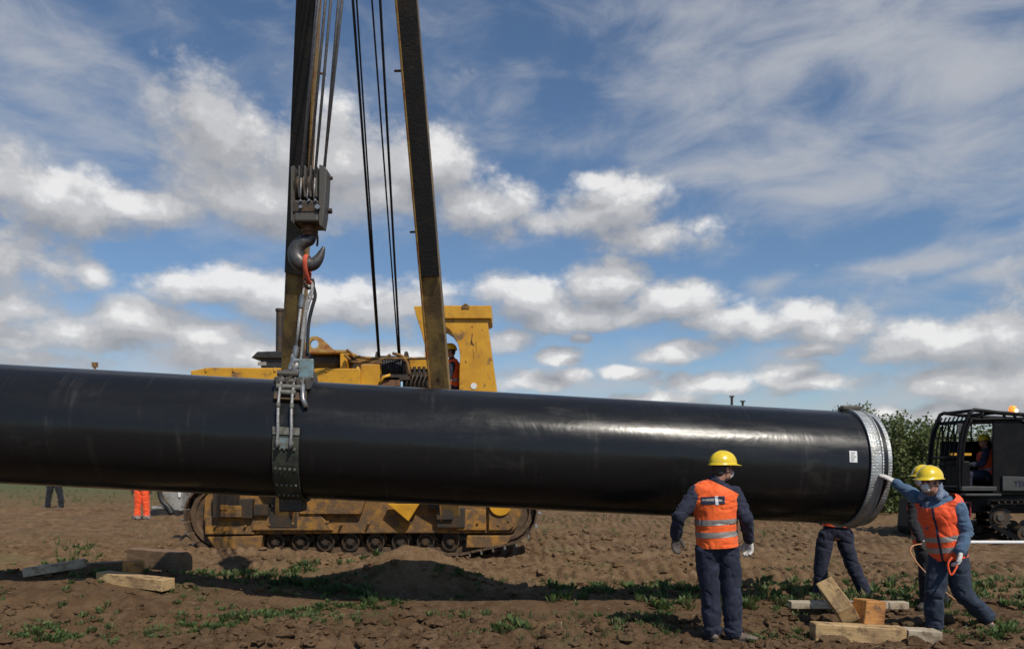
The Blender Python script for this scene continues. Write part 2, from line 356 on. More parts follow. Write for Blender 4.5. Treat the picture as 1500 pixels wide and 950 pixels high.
az = wm('ARCTAN2', sp.outputs[0], sp.outputs[1]); el = wm('ARCSINE', sp.outputs[2])
cb = N(nt, 'ShaderNodeCombineXYZ'); L(az, cb.inputs[0]); L(el, cb.inputs[1])
g1 = N(nt, 'ShaderNodeGroup', node_tree=G); L(cb.outputs[0], g1.inputs[0])
ofs = N(nt, 'ShaderNodeVectorMath', operation='ADD'); L(cb.outputs[0], ofs.inputs[0]); ofs.inputs[1].default_value = (.008, .030, 0)
g2 = N(nt, 'ShaderNodeGroup', node_tree=G); L(ofs.outputs[0], g2.inputs[0])
cum = wr(g1.outputs[0], -.16, .60)
dif = wm('SUBTRACT', g1.outputs[0], g2.outputs[0])            # > 0 where the cloud thins upward: a sunlit top
lit = wr(dif, -.85, 1.05, sm=False)
CS = 1.0 / SKY_ST
rp_ = N(nt, 'ShaderNodeValToRGB'); L(lit, rp_.inputs[0]); rp_.color_ramp.interpolation = 'EASE'; rp_.color_ramp.elements.remove(rp_.color_ramp.elements[1])
for k_, (p_, c_) in enumerate(((0, (.31, .32, .345)), (.38, (.42, .425, .445)), (.68, (.58, .58, .59)), (1, (.87, .86, .85)))):
    e_ = rp_.color_ramp.elements[k_] if k_ < 1 else rp_.color_ramp.elements.new(p_)
    e_.position = p_; e_.color = (*c_, 1)
cmul = N(nt, 'ShaderNodeVectorMath', operation='SCALE'); L(rp_.outputs[0], cmul.inputs[0]); cmul.inputs[3].default_value = CS; ccol = cmul.outputs[0]
cirv = wm('MULTIPLY', wr(g1.outputs[1], -.25, 1.25), .88)
hz = wr(el, .0, .30, 1, 0, sm=False)
tint = wmix(hz, (1.12, 1.22, 1.28), (1.0, 1.1, 1.22))
smul = N(nt, 'ShaderNodeMix', data_type='RGBA', blend_type='MULTIPLY'); smul.inputs[0].default_value = 1; L(sky.outputs[0], smul.inputs[6]); L(tint, smul.inputs[7])
c1 = wmix(cirv, smul.outputs[2], (.47 * CS, .49 * CS, .53 * CS))
c2 = wmix(wm('MULTIPLY', cum, .92), c1, ccol)
bg = N(nt, 'ShaderNodeBackground'); bg.inputs[1].default_value = SKY_ST; L(c2, bg.inputs[0])
wo = N(nt, 'ShaderNodeOutputWorld'); L(bg.outputs[0], wo.inputs[0])
w.cycles.sampling_method = 'MANUAL'; w.cycles.sample_map_resolution = 512
vs_ = scene.view_settings; vs_.view_transform = 'Standard'; vs_.look = 'None'; vs_.gamma = 1; vs_.exposure = 0
# ---------------------------------------------------------------- ground
PERM = rng.random((512, 512))
def vnoise(x, y):
    xi = np.floor(x).astype(int); yi = np.floor(y).astype(int); fx = x - xi; fy = y - yi
    fx = fx * fx * (3 - 2 * fx); fy = fy * fy * (3 - 2 * fy)
    g = lambda a, b: PERM[a % 512, b % 512]
    return (g(xi, yi) * (1 - fx) + g(xi + 1, yi) * fx) * (1 - fy) + (g(xi, yi + 1) * (1 - fx) + g(xi + 1, yi + 1) * fx) * fy
def fbm(x, y, o=5, r=.5):
    s = 0; a = 1; t = 0
    for i in range(o):
        s = s + a * vnoise(x + i * 17.3, y + i * 31.7); t += a; a *= r; x = x * 2.03; y = y * 2.03
    return s / t
def sst(a, b, x):
    t = np.clip((x - a) / (b - a), 0, 1); return t * t * (3 - 2 * t)
def base_h(x, y):
    lf = sst(2.0, 4.4, -x)
    h = lf * (.33 * sst(7.6, 8.8, y) - .15 * sst(9.15, 10.1, y) - .10 * sst(12, 17, y))
    h = h + .58 * np.exp(-((x + 1.3) / .8) ** 2 - ((y - 10.8) / .55) ** 2) + .24 * np.exp(-((x + 2.3) / .8) ** 2 - ((y - 10.9) / .6) ** 2)
    h = h + .07 * np.exp(-((x - .1) / 1.1) ** 2 - ((y - 11.0) / .7) ** 2)
    h = h + .05 * (fbm(x * .35, y * .5, 3) - .5) * 2
    wob = .22 * (fbm(x * .5 + 3, y * 0 + .5, 3) - .5)
    h = h - .15 * sst(9.25, 9.6, y + wob) * (1 - sst(10.9, 12.4, y)) + .05 * np.exp(-((y + wob - 9.1) / .22) ** 2) - .03 * np.exp(-((y - 8.7) / .3) ** 2)
    return h
def ground_h(x, y):
    x = np.asarray(x, float); y = np.asarray(y, float)
    h = base_h(x, y)
    wx = x + .25 * (fbm(x * 1.1 + 9, y * 1.1, 3) - .5); wy = y + .25 * (fbm(x * 1.1, y * 1.1 + 9, 3) - .5)
    near = 1 - sst(8.0, 8.5, wy)                                                      # trampled clods in front
    smooth = sst(8.0, 8.5, wy) * (1 - sst(9.5, 10.1, wy))
    far = sst(9.7, 10.6, wy) * (1 - .5 * sst(25, 60, y))
    big = np.abs(fbm(x * 2.6, y * 2.6, 5, .58) - .5) * 2
    fine = fbm(x * 8, y * 8, 5, .6) - .5
    ridg = 1 - np.abs(fbm(x * 4.3 + 40, y * 4.3, 5, .6) - .5) * 4
    rut = (fbm(x * .3 + 3, y * 3.0, 4, .55) - .5) * 1.5
    cleat = (np.sin(x * 2 * math.pi / .20 + 3 * fbm(x * .7, y * .7, 2)) * .5 + .5) * sst(.5, .62, fbm(x * .3 + 5, y * 1.6, 3))
    near = near * (1 - .8 * np.exp(-((x - 3.45) / 1.0) ** 2 - ((y - 7.2) / .45) ** 2)) * (1 - .6 * np.exp(-((x - 2.1) / .5) ** 2 - ((y - 7.2) / .4) ** 2))
    h = h + near * (.16 * (big - .15) + .11 * fine + .06 * ridg) + smooth * (.03 * fine + .03 * (big - .2))
    h = h + far * (.16 * rut + .055 * cleat + .07 * fine + .05 * (big - .2) + .02 * ridg)
    cl = sst(.5, .6, fbm(x * .6 + 20, y * 1.3, 3)) * far
    h = h + cl * .06 * np.abs(fbm(x * 6.5, y * 6.5 + 50, 4, .6) - .3)
    return h
def gz(x, y): return float(ground_h(np.array([x]), np.array([y]))[0])
def bz(x, y): return float(base_h(np.array([x]), np.array([y]))[0])
def growth(a, step, end):
    out = []; s = step
    while a < end: s *= 1.13; a += s; out.append(a)
    return out
xs = np.arange(-9, 9.01, .036); gx = growth(9, .05, 2500); xs = np.array([-v for v in gx[::-1]] + list(xs) + gx)
ys = list(np.arange(5.5, 13, .034)) + list(np.arange(13, 30, .08)); ys = np.array([-v for v in growth(-5.5, .06, 2500)[::-1]] + ys + growth(30, .1, 3500))
XX, YY = np.meshgrid(xs, ys); ZZ = ground_h(XX, YY)
dist = np.hypot(XX, YY); ZZ = np.where(dist > 60, ZZ * np.clip(1 - (dist - 60) / 60, 0, 1), ZZ)
me = bpy.data.meshes.new('ground'); nv = XX.size; me.vertices.add(nv)
me.vertices.foreach_set('co', np.stack([XX, YY, ZZ], -1).ravel())
ny, nx = XX.shape; idx = np.arange(nv).reshape(ny, nx)
q = np.stack([idx[:-1, :-1], idx[:-1, 1:], idx[1:, 1:], idx[1:, :-1]], -1).reshape(-1, 4)
me.loops.add(q.size); me.loops.foreach_set('vertex_index', q.ravel().astype(np.int32)); me.polygons.add(len(q))
me.polygons.foreach_set('loop_start', np.arange(0, q.size, 4, dtype=np.int32)); me.update(calc_edges=True)
def ground_mat():
    m = bpy.data.materials.new('bare_earth'); m.use_nodes = True; nt = m.node_tree; L = nt.links.new; b = nt.nodes['Principled BSDF']
    b.inputs['Roughness'].default_value = .95; b.inputs['Specular IOR Level'].default_value = .15
    tc = N(nt, 'ShaderNodeTexCoord')
    def nz(scale, det=8, st=(1, 1, 1), ro=.62):
        mp = N(nt, 'ShaderNodeMapping'); mp.inputs['Scale'].default_value = st; L(tc.outputs['Object'], mp.inputs[0])
        n = N(nt, 'ShaderNodeTexNoise'); n.inputs['Scale'].default_value = scale; n.inputs['Detail'].default_value = det; n.inputs['Roughness'].default_value = ro; L(mp.outputs[0], n.inputs[0]); return n.outputs[0]
    def rr(s, a, b_):
        r = N(nt, 'ShaderNodeMapRange'); r.inputs[1].default_value = a; r.inputs[2].default_value = b_; L(s, r.inputs[0]); return r.outputs[0]
    def mx(f, a, c):
        x = N(nt, 'ShaderNodeMix', data_type='RGBA'); L(f, x.inputs[0])
        for i, q in ((6, a), (7, c)):
            if isinstance(q, tuple): x.inputs[i].default_value = (*q, 1)
            else: L(q, x.inputs[i])
        return x.outputs[2]
    c = mx(rr(nz(.9, 6, (1, 2.2, 1)), .35, .65), (.105, .060, .030), (.185, .115, .060))
    c = mx(rr(nz(6, 9), .42, .72), c, (.235, .155, .09))
    c = mx(rr(nz(26, 6), .55, .75), c, (.055, .034, .019))
    c = mx(rr(nz(.45, 7, (1, 2.5, 1)), .58, .70), c, (.15, .125, .06))
    # darker soil tone at low Y, edge broken by noise, then far land turning green
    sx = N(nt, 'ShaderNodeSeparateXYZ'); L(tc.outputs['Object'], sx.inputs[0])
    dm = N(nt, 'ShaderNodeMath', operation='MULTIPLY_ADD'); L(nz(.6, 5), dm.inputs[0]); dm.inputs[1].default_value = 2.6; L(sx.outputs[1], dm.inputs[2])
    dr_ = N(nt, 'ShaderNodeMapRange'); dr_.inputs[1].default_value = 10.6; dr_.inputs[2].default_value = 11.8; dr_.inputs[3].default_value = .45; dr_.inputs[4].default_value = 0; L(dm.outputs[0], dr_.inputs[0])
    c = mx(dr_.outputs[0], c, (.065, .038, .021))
    c = mx(rr(sx.outputs[1], 24, 45), c, (.10, .11, .045))
    L(c, b.inputs['Base Color'])
    bp = N(nt, 'ShaderNodeBump'); bp.inputs['Distance'].default_value = .03; L(nz(28, 8), bp.inputs['Height']); L(bp.outputs[0], b.inputs['Normal'])
    return m
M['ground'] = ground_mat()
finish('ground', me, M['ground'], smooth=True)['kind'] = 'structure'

# loose clods: uncountable
def clods(n, fy, smin, smax, fx, name, seed):
    r = np.random.default_rng(seed); bmv = bmesh.new(); bmesh.ops.create_icosphere(bmv, subdivisions=2, radius=1)
    base = np.array([v.co[:] for v in bmv.verts]); fc = np.array([[v.index for v in f.verts] for f in bmv.faces]); bmv.free()
    vs = []; fs = []; k = 0
    for i in range(n):
        x, y = fx(r), fy(r); s = smin + (smax - smin) * r.random() ** 3.2
        a = r.random() * 6.28; sc = np.array([1 + .5 * r.random(), .7 + .5 * r.random(), .45 + .4 * r.random()])
        o = r.random(3) * 50
        dn = fbm((base[:, 0] + base[:, 2] * .7) * 2.6 + o[0], (base[:, 1] - base[:, 2] * .6) * 2.6 + o[1], 3, .7)
        v = base * sc * (.25 + 1.5 * dn[:, None]) * s
        v = np.stack([v[:, 0] * math.cos(a) - v[:, 1] * math.sin(a), v[:, 0] * math.sin(a) + v[:, 1] * math.cos(a), v[:, 2]], -1)
        v += np.array([x, y, gz(x, y) + s * .12]); vs.append(v); fs.append(fc + k); k += len(base)
    vs = np.concatenate(vs); fs = np.concatenate(fs); m = bpy.data.meshes.new(name); m.from_pydata(vs.tolist(), [], fs.tolist())
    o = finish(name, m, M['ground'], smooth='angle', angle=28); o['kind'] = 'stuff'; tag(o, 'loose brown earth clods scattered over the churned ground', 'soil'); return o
def cx(r): return r.uniform(-6.5, 6.5)
def cy(r):
    t = r.random()
    if t < .42: return r.uniform(6.2, 8.1)
    if t < .52: return r.uniform(8.4, 10)
    return r.uniform(9.9, 18)
clods(7000, cy, .008, .075, cx, 'earth_clods', 3)

# ---------------------------------------------------------------- low weeds and grass
def leaf_mesh(name, items, mats, label, cat):
    """items: (x, y, height, spread, nleaf, leaf width, mat index)"""
    V = []; Fc = []; MI = []; k = 0
    for (x, y, h, spd, nl, lw, mi) in items:
        z0 = gz(x, y) - .01
        for i in range(nl):
            a = random.random() * 6.283; rr = spd * random.random() ** .6; bx = x + rr * .45 * math.cos(a); by = y + rr * .45 * math.sin(a)
            hh = h * random.uniform(.45, 1.05); a2 = a + random.uniform(-.7, .7); tx = x + rr * math.cos(a2); ty = y + rr * math.sin(a2)
            side = Vector((-math.sin(a2 + random.uniform(-.5, .5)), math.cos(a2), random.uniform(-.3, .3))) * lw * random.uniform(.6, 1.2)
            b0 = Vector((bx, by, z0)); t = Vector((tx, ty, z0 + hh)); md = b0.lerp(t, .55) + Vector((0, 0, hh * .14))
            V += [b0[:], (md - side)[:], (md + side)[:], t[:]]; Fc.append((k, k + 1, k + 3, k + 2)); MI.append(mi if random.random() < .8 else (mi + 1) % len(mats)); k += 4
    m = bpy.data.meshes.new(name); m.from_pydata(V, [], Fc); m.polygons.foreach_set('material_index', MI)
    o = finish(name, m, mats); o['kind'] = 'stuff'; tag(o, label, cat); return o
def leafmat(name, c, c2, tr=.35):
    m = mat(name, c, .6, col2=c2, nscale=3, spec=.25); nt = m.node_tree; L = nt.links.new; b = nt.nodes['Principled BSDF']
    t = N(nt, 'ShaderNodeBsdfTranslucent'); L(b.inputs['Base Color'].links[0].from_socket, t.inputs[0])
    mx = N(nt, 'ShaderNodeMixShader'); mx.inputs[0].default_value = tr; L(b.outputs[0], mx.inputs[1]); L(t.outputs[0], mx.inputs[2])
    L(mx.outputs[0], nt.nodes['Material Output'].inputs[0]); return m
LV = [leafmat('weed_green', (.11, .165, .05), (.16, .20, .08)), leafmat('weed_dark', (.06, .105, .035), (.09, .13, .045)), leafmat('weed_olive', (.15, .15, .06), (.20, .18, .09))]
def patch(items, px0, px1, py0, py1, n, h, seed, dens=.5, broad=True):
    r = random.Random(seed)
    for i in range(n):
        px = r.uniform(px0, px1); py = r.uniform(py0, py1); Y = F * CZ / (py - HY)
        x = (px - CX) * Y / F; c = float(fbm(np.array([x * 2.2 + seed]), np.array([Y * 2.2]), 3)[0])
        if c < dens: continue
        Y2 = F * (CZ - bz(x, Y)) / (py - HY); x = (px - CX) * Y2 / F
        hh = h * r.uniform(.4, 1.1)
        if broad: items.append((x, Y2, hh, hh * 1.0, r.randint(10, 17), hh * .19, r.choice((0, 0, 0, 1, 2))))
        else: items.append((x, Y2, hh * 1.2, hh * .7, r.randint(8, 14), hh * .035, r.choice((0, 1, 2, 2))))
it = []
# the weedy line in and around the pipe's shadow
patch(it, -60, 1560, 848, 874, 700, .09, 11, .55)
patch(it, 250, 560, 828, 862, 330, .13, 12, .42)
patch(it, -60, 110, 820, 852, 160, .11, 13, .46)
patch(it, 60, 150, 800, 832, 40, .10, 14, .45)
patch(it, 800, 960, 855, 882, 120, .14, 15, .42)
patch(it, 960, 1560, 858, 890, 480, .14, 16, .44)
# foreground clumps
patch(it, -20, 175, 856, 914, 340, .08, 21, .46)
patch(it, 215, 345, 864, 908, 230, .075, 22, .43)
patch(it, 310, 455, 870, 918, 280, .08, 23, .42)
patch(it, 450, 600, 876, 920, 230, .075, 24, .43)
patch(it, 655, 780, 905, 938, 80, .11, 25, .50)
patch(it, 868, 1000, 895, 930, 120, .08, 26, .46)
patch(it, 1100, 1180, 895, 945, 90, .08, 27, .44)
patch(it, 1380, 1540, 895, 945, 120, .09, 28, .44)
leaf_mesh('low_weeds', it, LV, 'low green broad leaved weeds in patches on the brown earth', 'weeds')
it = []
patch(it, -60, 1560, 842, 876, 900, .09, 31, .50, False)
patch(it, 0, 600, 858, 925, 700, .06, 32, .52, False)
patch(it, 60, 150, 790, 830, 60, .15, 33, .42, False)
patch(it, -60, 260, 712, 742, 420, .16, 34, .46, False)
patch(it, 790, 1240, 752, 790, 420, .16, 35, .52, False)
patch(it, 650, 1000, 905, 945, 160, .09, 36, .5, False)
leaf_mesh('grass_tufts', it, [LV[2], LV[0], LV[1]], 'thin tufts of grass along the strip beneath the pipe', 'grass')

M['straw'] = mat('dry_straw', (.34, .27, .15), .9, col2=(.22, .16, .09), nscale=20)
V = []; Fc = []; k = 0
for i in range(2600):
    y = 6.3 + 9 * random.random() ** 1.5; x = random.uniform(-6.5, 6.5) * y / 8; 
    if float(fbm(np.array([x * 1.3 + 60]), np.array([y * 1.3]), 3)[0]) < .47: continue
    a = random.random() * 6.28; l_ = random.uniform(.03, .12); z = gz(x, y) + .012; d = Vector((math.cos(a), math.sin(a), random.uniform(-.1, .25))) * l_; s_ = Vector((-math.sin(a), math.cos(a), .2)) * .0028
    c = Vector((x, y, z)); V += [(c - s_)[:], (c + s_)[:], (c + d + s_)[:], (c + d - s_)[:]]; Fc.append((k, k + 1, k + 2, k + 3)); k += 4
m = bpy.data.meshes.new('dry_straw'); m.from_pydata(V, [], Fc); o = finish('dry_straw', m, M['straw']); tag(o, 'dry straw and dead stems strewn thinly over the soil', 'straw', kind='stuff')

# ---------------------------------------------------------------- shrubs behind the pipe end
SH = [leafmat('shrub_leaf', (.14, .175, .058), (.18, .21, .075)), leafmat('shrub_leaf_dark', (.075, .105, .036), (.10, .13, .048)), leafmat('shrub_leaf_light', (.14, .165, .065), (.18, .19, .085))]
M['bark'] = mat('bark', (.09, .065, .045), .9, bump=.01)
def shrub(px, ptop, Y, wid, label, seed, spiky=False, mi=0):
    r = random.Random(seed); X = (px - CX) * Y / F; z0 = bz(X, Y); H = CZ - (ptop - HY) * Y / F - z0
    t = root('shrub', (X, Y, z0), label, 'shrub', 'tall shrubs in the row behind the pipe end')
    st = MB(); V = []; Fc = []; MI = []; k = 0
    stems = []
    for i in range(9 if not spiky else 12):
        a = r.uniform(0, 6.28); q = wid * .5 * r.random() ** .5; top = Vector((X + q * math.cos(a), Y + q * math.sin(a) * .8, z0 + H * r.uniform(.62, 1.0)))
        b = Vector((X + q * .35 * math.cos(a), Y + q * .35 * math.sin(a), z0 - .05)); md = b.lerp(top, .5) + Vector((r.uniform(-.15, .15), r.uniform(-.15, .15), 0))
        pts = spline([b, md, top], 4); st.tube(pts, [.03 * (1 - j / len(pts)) + .006 for j in range(len(pts))], 5); stems.append(pts)
    st.build('stem', M['bark'], t, smooth=True)
    nl = 6500
    for i in range(nl):
        pts = r.choice(stems); f = r.random() ** .95; c = pts[min(int(f * len(pts)), len(pts) - 1)]
        sp = wid * (.30 if not spiky else .22) * (1.2 - .85 * f)
        c = c + Vector((r.gauss(0, sp), r.gauss(0, sp), r.gauss(0, .14)))
        if c.z < z0 + .02: c.z = z0 + r.random() * .5
        L_ = r.uniform(.06, .15); wv = L_ * r.uniform(.22, .42)
        d = Vector((r.gauss(0, 1), r.gauss(0, 1), r.gauss(.35, .7))).normalized(); s = d.cross(Vector((r.gauss(0, 1), r.gauss(0, 1), r.gauss(0, 1)))).normalized() * wv
        cl = mnoise.noise(c * 1.5)
        V += [c[:], (c + d * L_ * .5 - s)[:], (c + d * L_ * .5 + s)[:], (c + d * L_)[:]]; Fc.append((k, k + 1, k + 3, k + 2)); k += 4
        MI.append(1 if cl < -.12 else (2 if cl > .22 and r.random() < .8 else 0))
    m = bpy.data.meshes.new('crown'); m.from_pydata(V, [], Fc); m.polygons.foreach_set('material_index', MI); finish('crown', m, SH, t)
    return t
shr = [(1085, 640, 29, 2.4, 'low distant shrub hidden mostly behind the middle of the pipe', 0), (1130, 632, 28, 2.4, 'shrub hidden behind the pipe left of the sprigs above it', 0),
       (1203, 604, 27, 1.2, 'shrub whose dark sprigs stick up above the pipe left of the collar', 1), (1248, 600, 26, 1.5, 'shrub whose rounded top shows just over the steel collar', 0),
       (1290, 622, 25, 2.0, 'shrub standing right against the collar at the pipe end', 0), (1322, 607, 25.5, 1.8, 'tall spiky shrub beside the pipe end with upright shoots', 1),
       (1345, 612, 24.6, 1.8, 'tall leafy shrub between the pipe end and the cage cab', 1), (1372, 618, 25.5, 2.0, 'shrub half hidden by the front bars of the cage cab', 0),
       (1415, 626, 26, 2.4, 'shrub behind the cage cab seen through its bars', 0), (1465, 628, 26, 2.4, 'shrub behind the rear of the black cab', 0), (1530, 625, 27, 2.6, 'shrub behind the black machine past its cab', 0)]
for i, (px, pt, Y, wd, lb, sk) in enumerate(shr): shrub(px, pt, Y, wd, lb, 40 + i, bool(sk))

# two posts showing above the pipe
for px, pt, rr_, lb in ((1072, 581, .05, 'taller grey post sticking up beyond the pipe'), (1088, 588, .045, 'shorter grey post sticking up beyond the pipe')):
    Y = 30.0; top = P(px, pt, Y); m_ = MB(); m_.cyl((top.x, Y, 0), top, rr_); m_.box(top + Vector((0, 0, .02)), (.16, .16, .05))
    tag(m_.build('marker_post', M['dark_steel'], smooth='angle', loc=(top.x, Y, 0)), lb, 'post', 'posts beyond the pipe')
Y = 62.0; top = P(139, 534, Y); m_ = MB(); m_.cyl((top.x, Y, 0), top, .09); m_.box(top, (.4, .25, .4))
tag(m_.build('marker_post', M['yellow_dirty'], smooth='angle', loc=(top.x, Y, 0)), 'orange brown post top peeking over the left end of the pipe', 'post')

# ---------------------------------------------------------------- pipe
A = P(0, 620.5, 8.3); B = P(1266, 686.5, 8.8); ax = (B - A).normalized(); R = .658
A0 = A - ax * 7.5
B = P(1256, 686.2, 8.8)
pipe = root('pipeline_pipe', (A.x, A.y, 0), 'long black coated steel pipe section hanging across the scene', 'pipe')
def pipe_pt(px):
    t = (px - CX) / F; s = (t * A.y - A.x) / (ax.x - t * ax.y); return A + ax * s
def ring_frame():
    # local frame of the pipe: X along, then Y back, Z up
    yb = Vector((0, 1, 0)); yb = (yb - ax * yb.dot(ax)).normalized(); zb = ax.cross(yb).normalized(); return yb, zb
yb, zb = ring_frame()
m_ = MB(); Lp = (B - A0).length; nseg = 120
m_.lathe(A0, ax, [(Lp * i / nseg, R) for i in range(nseg + 1)] + [(Lp, R - .035), (Lp - 3, R - .035)], 128)
po = m_.build('coated_tube', M['pipe'], pipe, smooth='angle')
# steel end: bare bevel, band, buckle
m_ = MB(); e = B
m_.lathe(e - ax * .03, ax, [(0, R + .002), (.03, R + .004), (.07, R + .006), (.075, R - .01), (.075, R - .05), (0, R - .05)], 128)
m_.build('bevel_ring', M['collar'], pipe, smooth='angle')
m_ = MB(); m_.lathe(e - ax * .08, ax, [(0, R - .005), (0.06, R - .004)], 128); m_.build('rusty_gap', M['rust'], pipe, smooth='angle')
m_ = MB(); b0 = e - ax * .20
m_.lathe(b0, ax, [(0, R + .001), (0, R + .022), (.01, R + .026), (.118, R + .026), (.127, R + .022), (.127, R + .001)], 128)
cb_ = m_.build('end_collar', M['collar'], pipe, smooth='angle')
m_ = MB()
for dx in (0, .125): m_.lathe(b0 + ax * dx, ax, [(-.006, R + .02), (-.006, R + .036), (.008, R + .036), (.008, R + .02)], 128)
m_.build('collar_rim', M['bright'] if False else M['collar'], cb_, smooth='angle')
m_ = MB(); c0 = b0 + ax * .05 + zb * (R + .04) - yb * .05
m_.box(c0, (.22, .16, .035)); m_.cyl(c0 + Vector((-.11, 0, .02)), c0 + Vector((.11, 0, .02)), .015); m_.box(c0 + Vector((0, .12, 0)), (.16, .06, .05))
m_.build('collar_buckle', M['block'], cb_, bevel=.004)
def on_pipe(px, ang, rad=0.0):   # ang measured from the camera side upwards
    c = pipe_pt(px); return c + (-yb * math.cos(ang) + zb * math.sin(ang)) * (R + rad)
# white sticker
m_ = MB(); cpx = 1208
for k in range(6):
    a0 = .26 - .19 * k / 5; 
    for s_ in (0, 1):
        m_.v.append(tuple(on_pipe(cpx, a0 + .02, .003) + ax * (.085 * s_ - .04)))
for k in range(5): m_.f.append((2 * k, 2 * k + 1, 2 * k + 3, 2 * k + 2)); m_.m.append(0)
stk = m_.build('sticker', M['label_white'], pipe)
m_ = MB()
for k in range(5):
    a0 = .255 - .033 * k; w_ = (.05, .035, .055, .04, .03)[k]
    q4 = [on_pipe(cpx, a0, .0045) + ax * (-.025), on_pipe(cpx, a0, .0045) + ax * (-.025 + w_), on_pipe(cpx, a0 - .012, .0045) + ax * (-.025 + w_), on_pipe(cpx, a0 - .012, .0045) + ax * (-.025)]
    m_.add(q4, [(0, 1, 2, 3)])
m_.build('sticker_print', M['block'], stk)

# ---------------------------------------------------------------- timbers
def timber(a, b, w, h, matn, label, group=None, up=Vector((0, 0, 1)), seed=1, cat='timber', name='timber_beam'):
    a = Vector(a); b = Vector(b); sd, d, u = basis(b - a, up); Lh = (b - a).length
    bm = bmesh.new(); bmesh.ops.create_cube(bm, size=1); bmesh.ops.scale(bm, vec=(Lh, w, h), verts=bm.verts)
    bmesh.ops.bisect_plane(bm, geom=bm.verts[:] + bm.edges[:] + bm.faces[:], plane_co=(0, 0, 0), plane_no=(1, 0, 0))
    bmesh.ops.subdivide_edges(bm, edges=bm.edges[:], cuts=5, use_grid_fill=True)
    for v in bm.verts:
        n_ = mnoise.noise_vector(v.co * 7 + Vector((seed, 0, 0))); v.co += n_ * .004 + mnoise.noise_vector(v.co * 25) * .0015
    me = bpy.data.meshes.new(name); bm.to_mesh(me); bm.free()
    me.materials.append(M[matn]); o = bpy.data.objects.new(name, me); link(o); o.matrix_world = Matrix.Translation((a + b) / 2) @ Matrix((d, sd, u)).transposed().to_4x4()
    bv = o.modifiers.new('bevel', 'BEVEL'); bv.width = .006; bv.segments = 1; bv.limit_method = 'ANGLE'; bv.angle_limit = .9
    tag(o, label, cat, group); ORG[o.name] = o.location.copy(); return o
g_ = 'timber beams scattered on the ground'
timber(P(1190, 923.5, 7.32), P(1322, 930.5, 7.28), .17, .165, 'wood', 'long pale beam lying flat at the front, beside the right worker', g_, seed=1)
timber(P(1324, 931.5, 7.27), P(1374, 934, 7.25), .17, .16, 'wood_pale', 'short knotty beam end by the striding worker\'s front foot', g_, seed=2)
timber(P(1211, 858, 7.85), P(1243, 901, 7.40), .20, .17, 'wood', 'square beam tilted up on end before the worker\'s legs under the pipe', g_, up=Vector((.75, .05, .55)), seed=3)
timber(P(1258, 894, 7.45), P(1287, 896, 7.55), .17, .235, 'wood_orange', 'stubby orange brown block standing on the front beam', g_, seed=4)
timber(P(1156, 884.5, 8.62), P(1328, 885.5, 8.62), .12, .08, 'wood_pale', 'thin pale plank lying behind the tilted beam on the grass', g_, seed=5)
timber(P(36, 838, 8.95), P(124, 824, 9.12), .16, .10, 'wood_pale', 'grey plank with bright top edge, leftmost on the ground', g_, seed=6)
timber(P(100, 833, 9.9), P(180, 829, 10.2), .18, .14, 'wood_dark', 'brown weathered beam between the leftmost plank and orange block', g_, seed=7)
timber(P(150, 844, 8.9), P(247, 856, 8.55), .19, .13, 'wood', 'tan log beam lying in front on the left, sunlit top', g_, seed=8)
timber(P(184, 833, 9.0), P(207, 831, 9.15), .17, .19, 'wood_orange', 'small orange block resting against the big dark beam', g_, seed=9)
timber(P(196, 815, 10.9), P(272, 822, 10.3), .22, .26, 'wood_dark', 'big dark beam with grey top beside the crawler track', g_, seed=10)
timber(P(92, 847, 8.95), P(150, 853, 8.8), .10, .05, 'wood_dark', 'thin brown board flat on the ground below the grey plank', g_, seed=11)
# ---------------------------------------------------------------- crawler tracks (shared by both machines)
def hull_path(circs):
    """closed convex path round circles given as (x, z, r), as points with outward normals"""
    pts = []
    for x, z, r in circs:
        for i in range(96):
            a = 2 * math.pi * i / 96; pts.append((x + r * math.cos(a), z + r * math.sin(a)))
    pts = sorted(set(pts))
    def half(p):
        h = []
        for q in p:
            while len(h) > 1 and (h[-1][0] - h[-2][0]) * (q[1] - h[-2][1]) - (h[-1][1] - h[-2][1]) * (q[0] - h[-2][0]) <= 0: h.pop()
            h.append(q)
        return h
    lo = half(pts); up = half(pts[::-1]); return lo[:-1] + up[:-1]
def resample(path, pitch):
    n = len(path); seg = [math.dist(path[i], path[(i + 1) % n]) for i in range(n)]; tot = sum(seg); k = max(8, round(tot / pitch)); out = []
    for j in range(k):
        s = tot * j / k; i = 0
        while s > seg[i]: s -= seg[i]; i += 1
        p, q = path[i], path[(i + 1) % n]; t = s / seg[i]
        out.append(((p[0] + (q[0] - p[0]) * t, p[1] + (q[1] - p[1]) * t), ((q[0] - p[0]) / seg[i], (q[1] - p[1]) / seg[i])))
    return out
def track_chain(circs, y0, y1, pitch, thick, grouser, parent, mats, name='track_chain'):
    m = MB(); sh = resample(hull_path(circs), pitch)
    for (x, z), (tx, tz) in sh:
        nx_, nz_ = tz, -tx; w_ = pitch * .93
        R3 = Matrix(((tx, 0, nx_), (0, 1, 0), (tz, 0, nz_)))
        jit = random.uniform(-.006, .006)
        m.cm = 0; m.box((x + nx_ * (thick / 2 + jit), (y0 + y1) / 2, z + nz_ * (thick / 2 + jit)), (w_, y1 - y0, thick), R3)
        m.cm = 1; g_ = w_ * .38; m.box((x + nx_ * (thick + grouser / 2) + tx * g_, (y0 + y1) / 2, z + nz_ * (thick + grouser / 2) + tz * g_), (.03, y1 - y0 - .004, grouser), R3)
        m.cm = 0
        for yy in ((y0 + y1) / 2 - .09, (y0 + y1) / 2 + .09): m.box((x - nx_ * .045, yy, z - nz_ * .045), (w_ * 1.04, .045, .09), R3)
    return m.build(name, mats, parent, bevel=0)

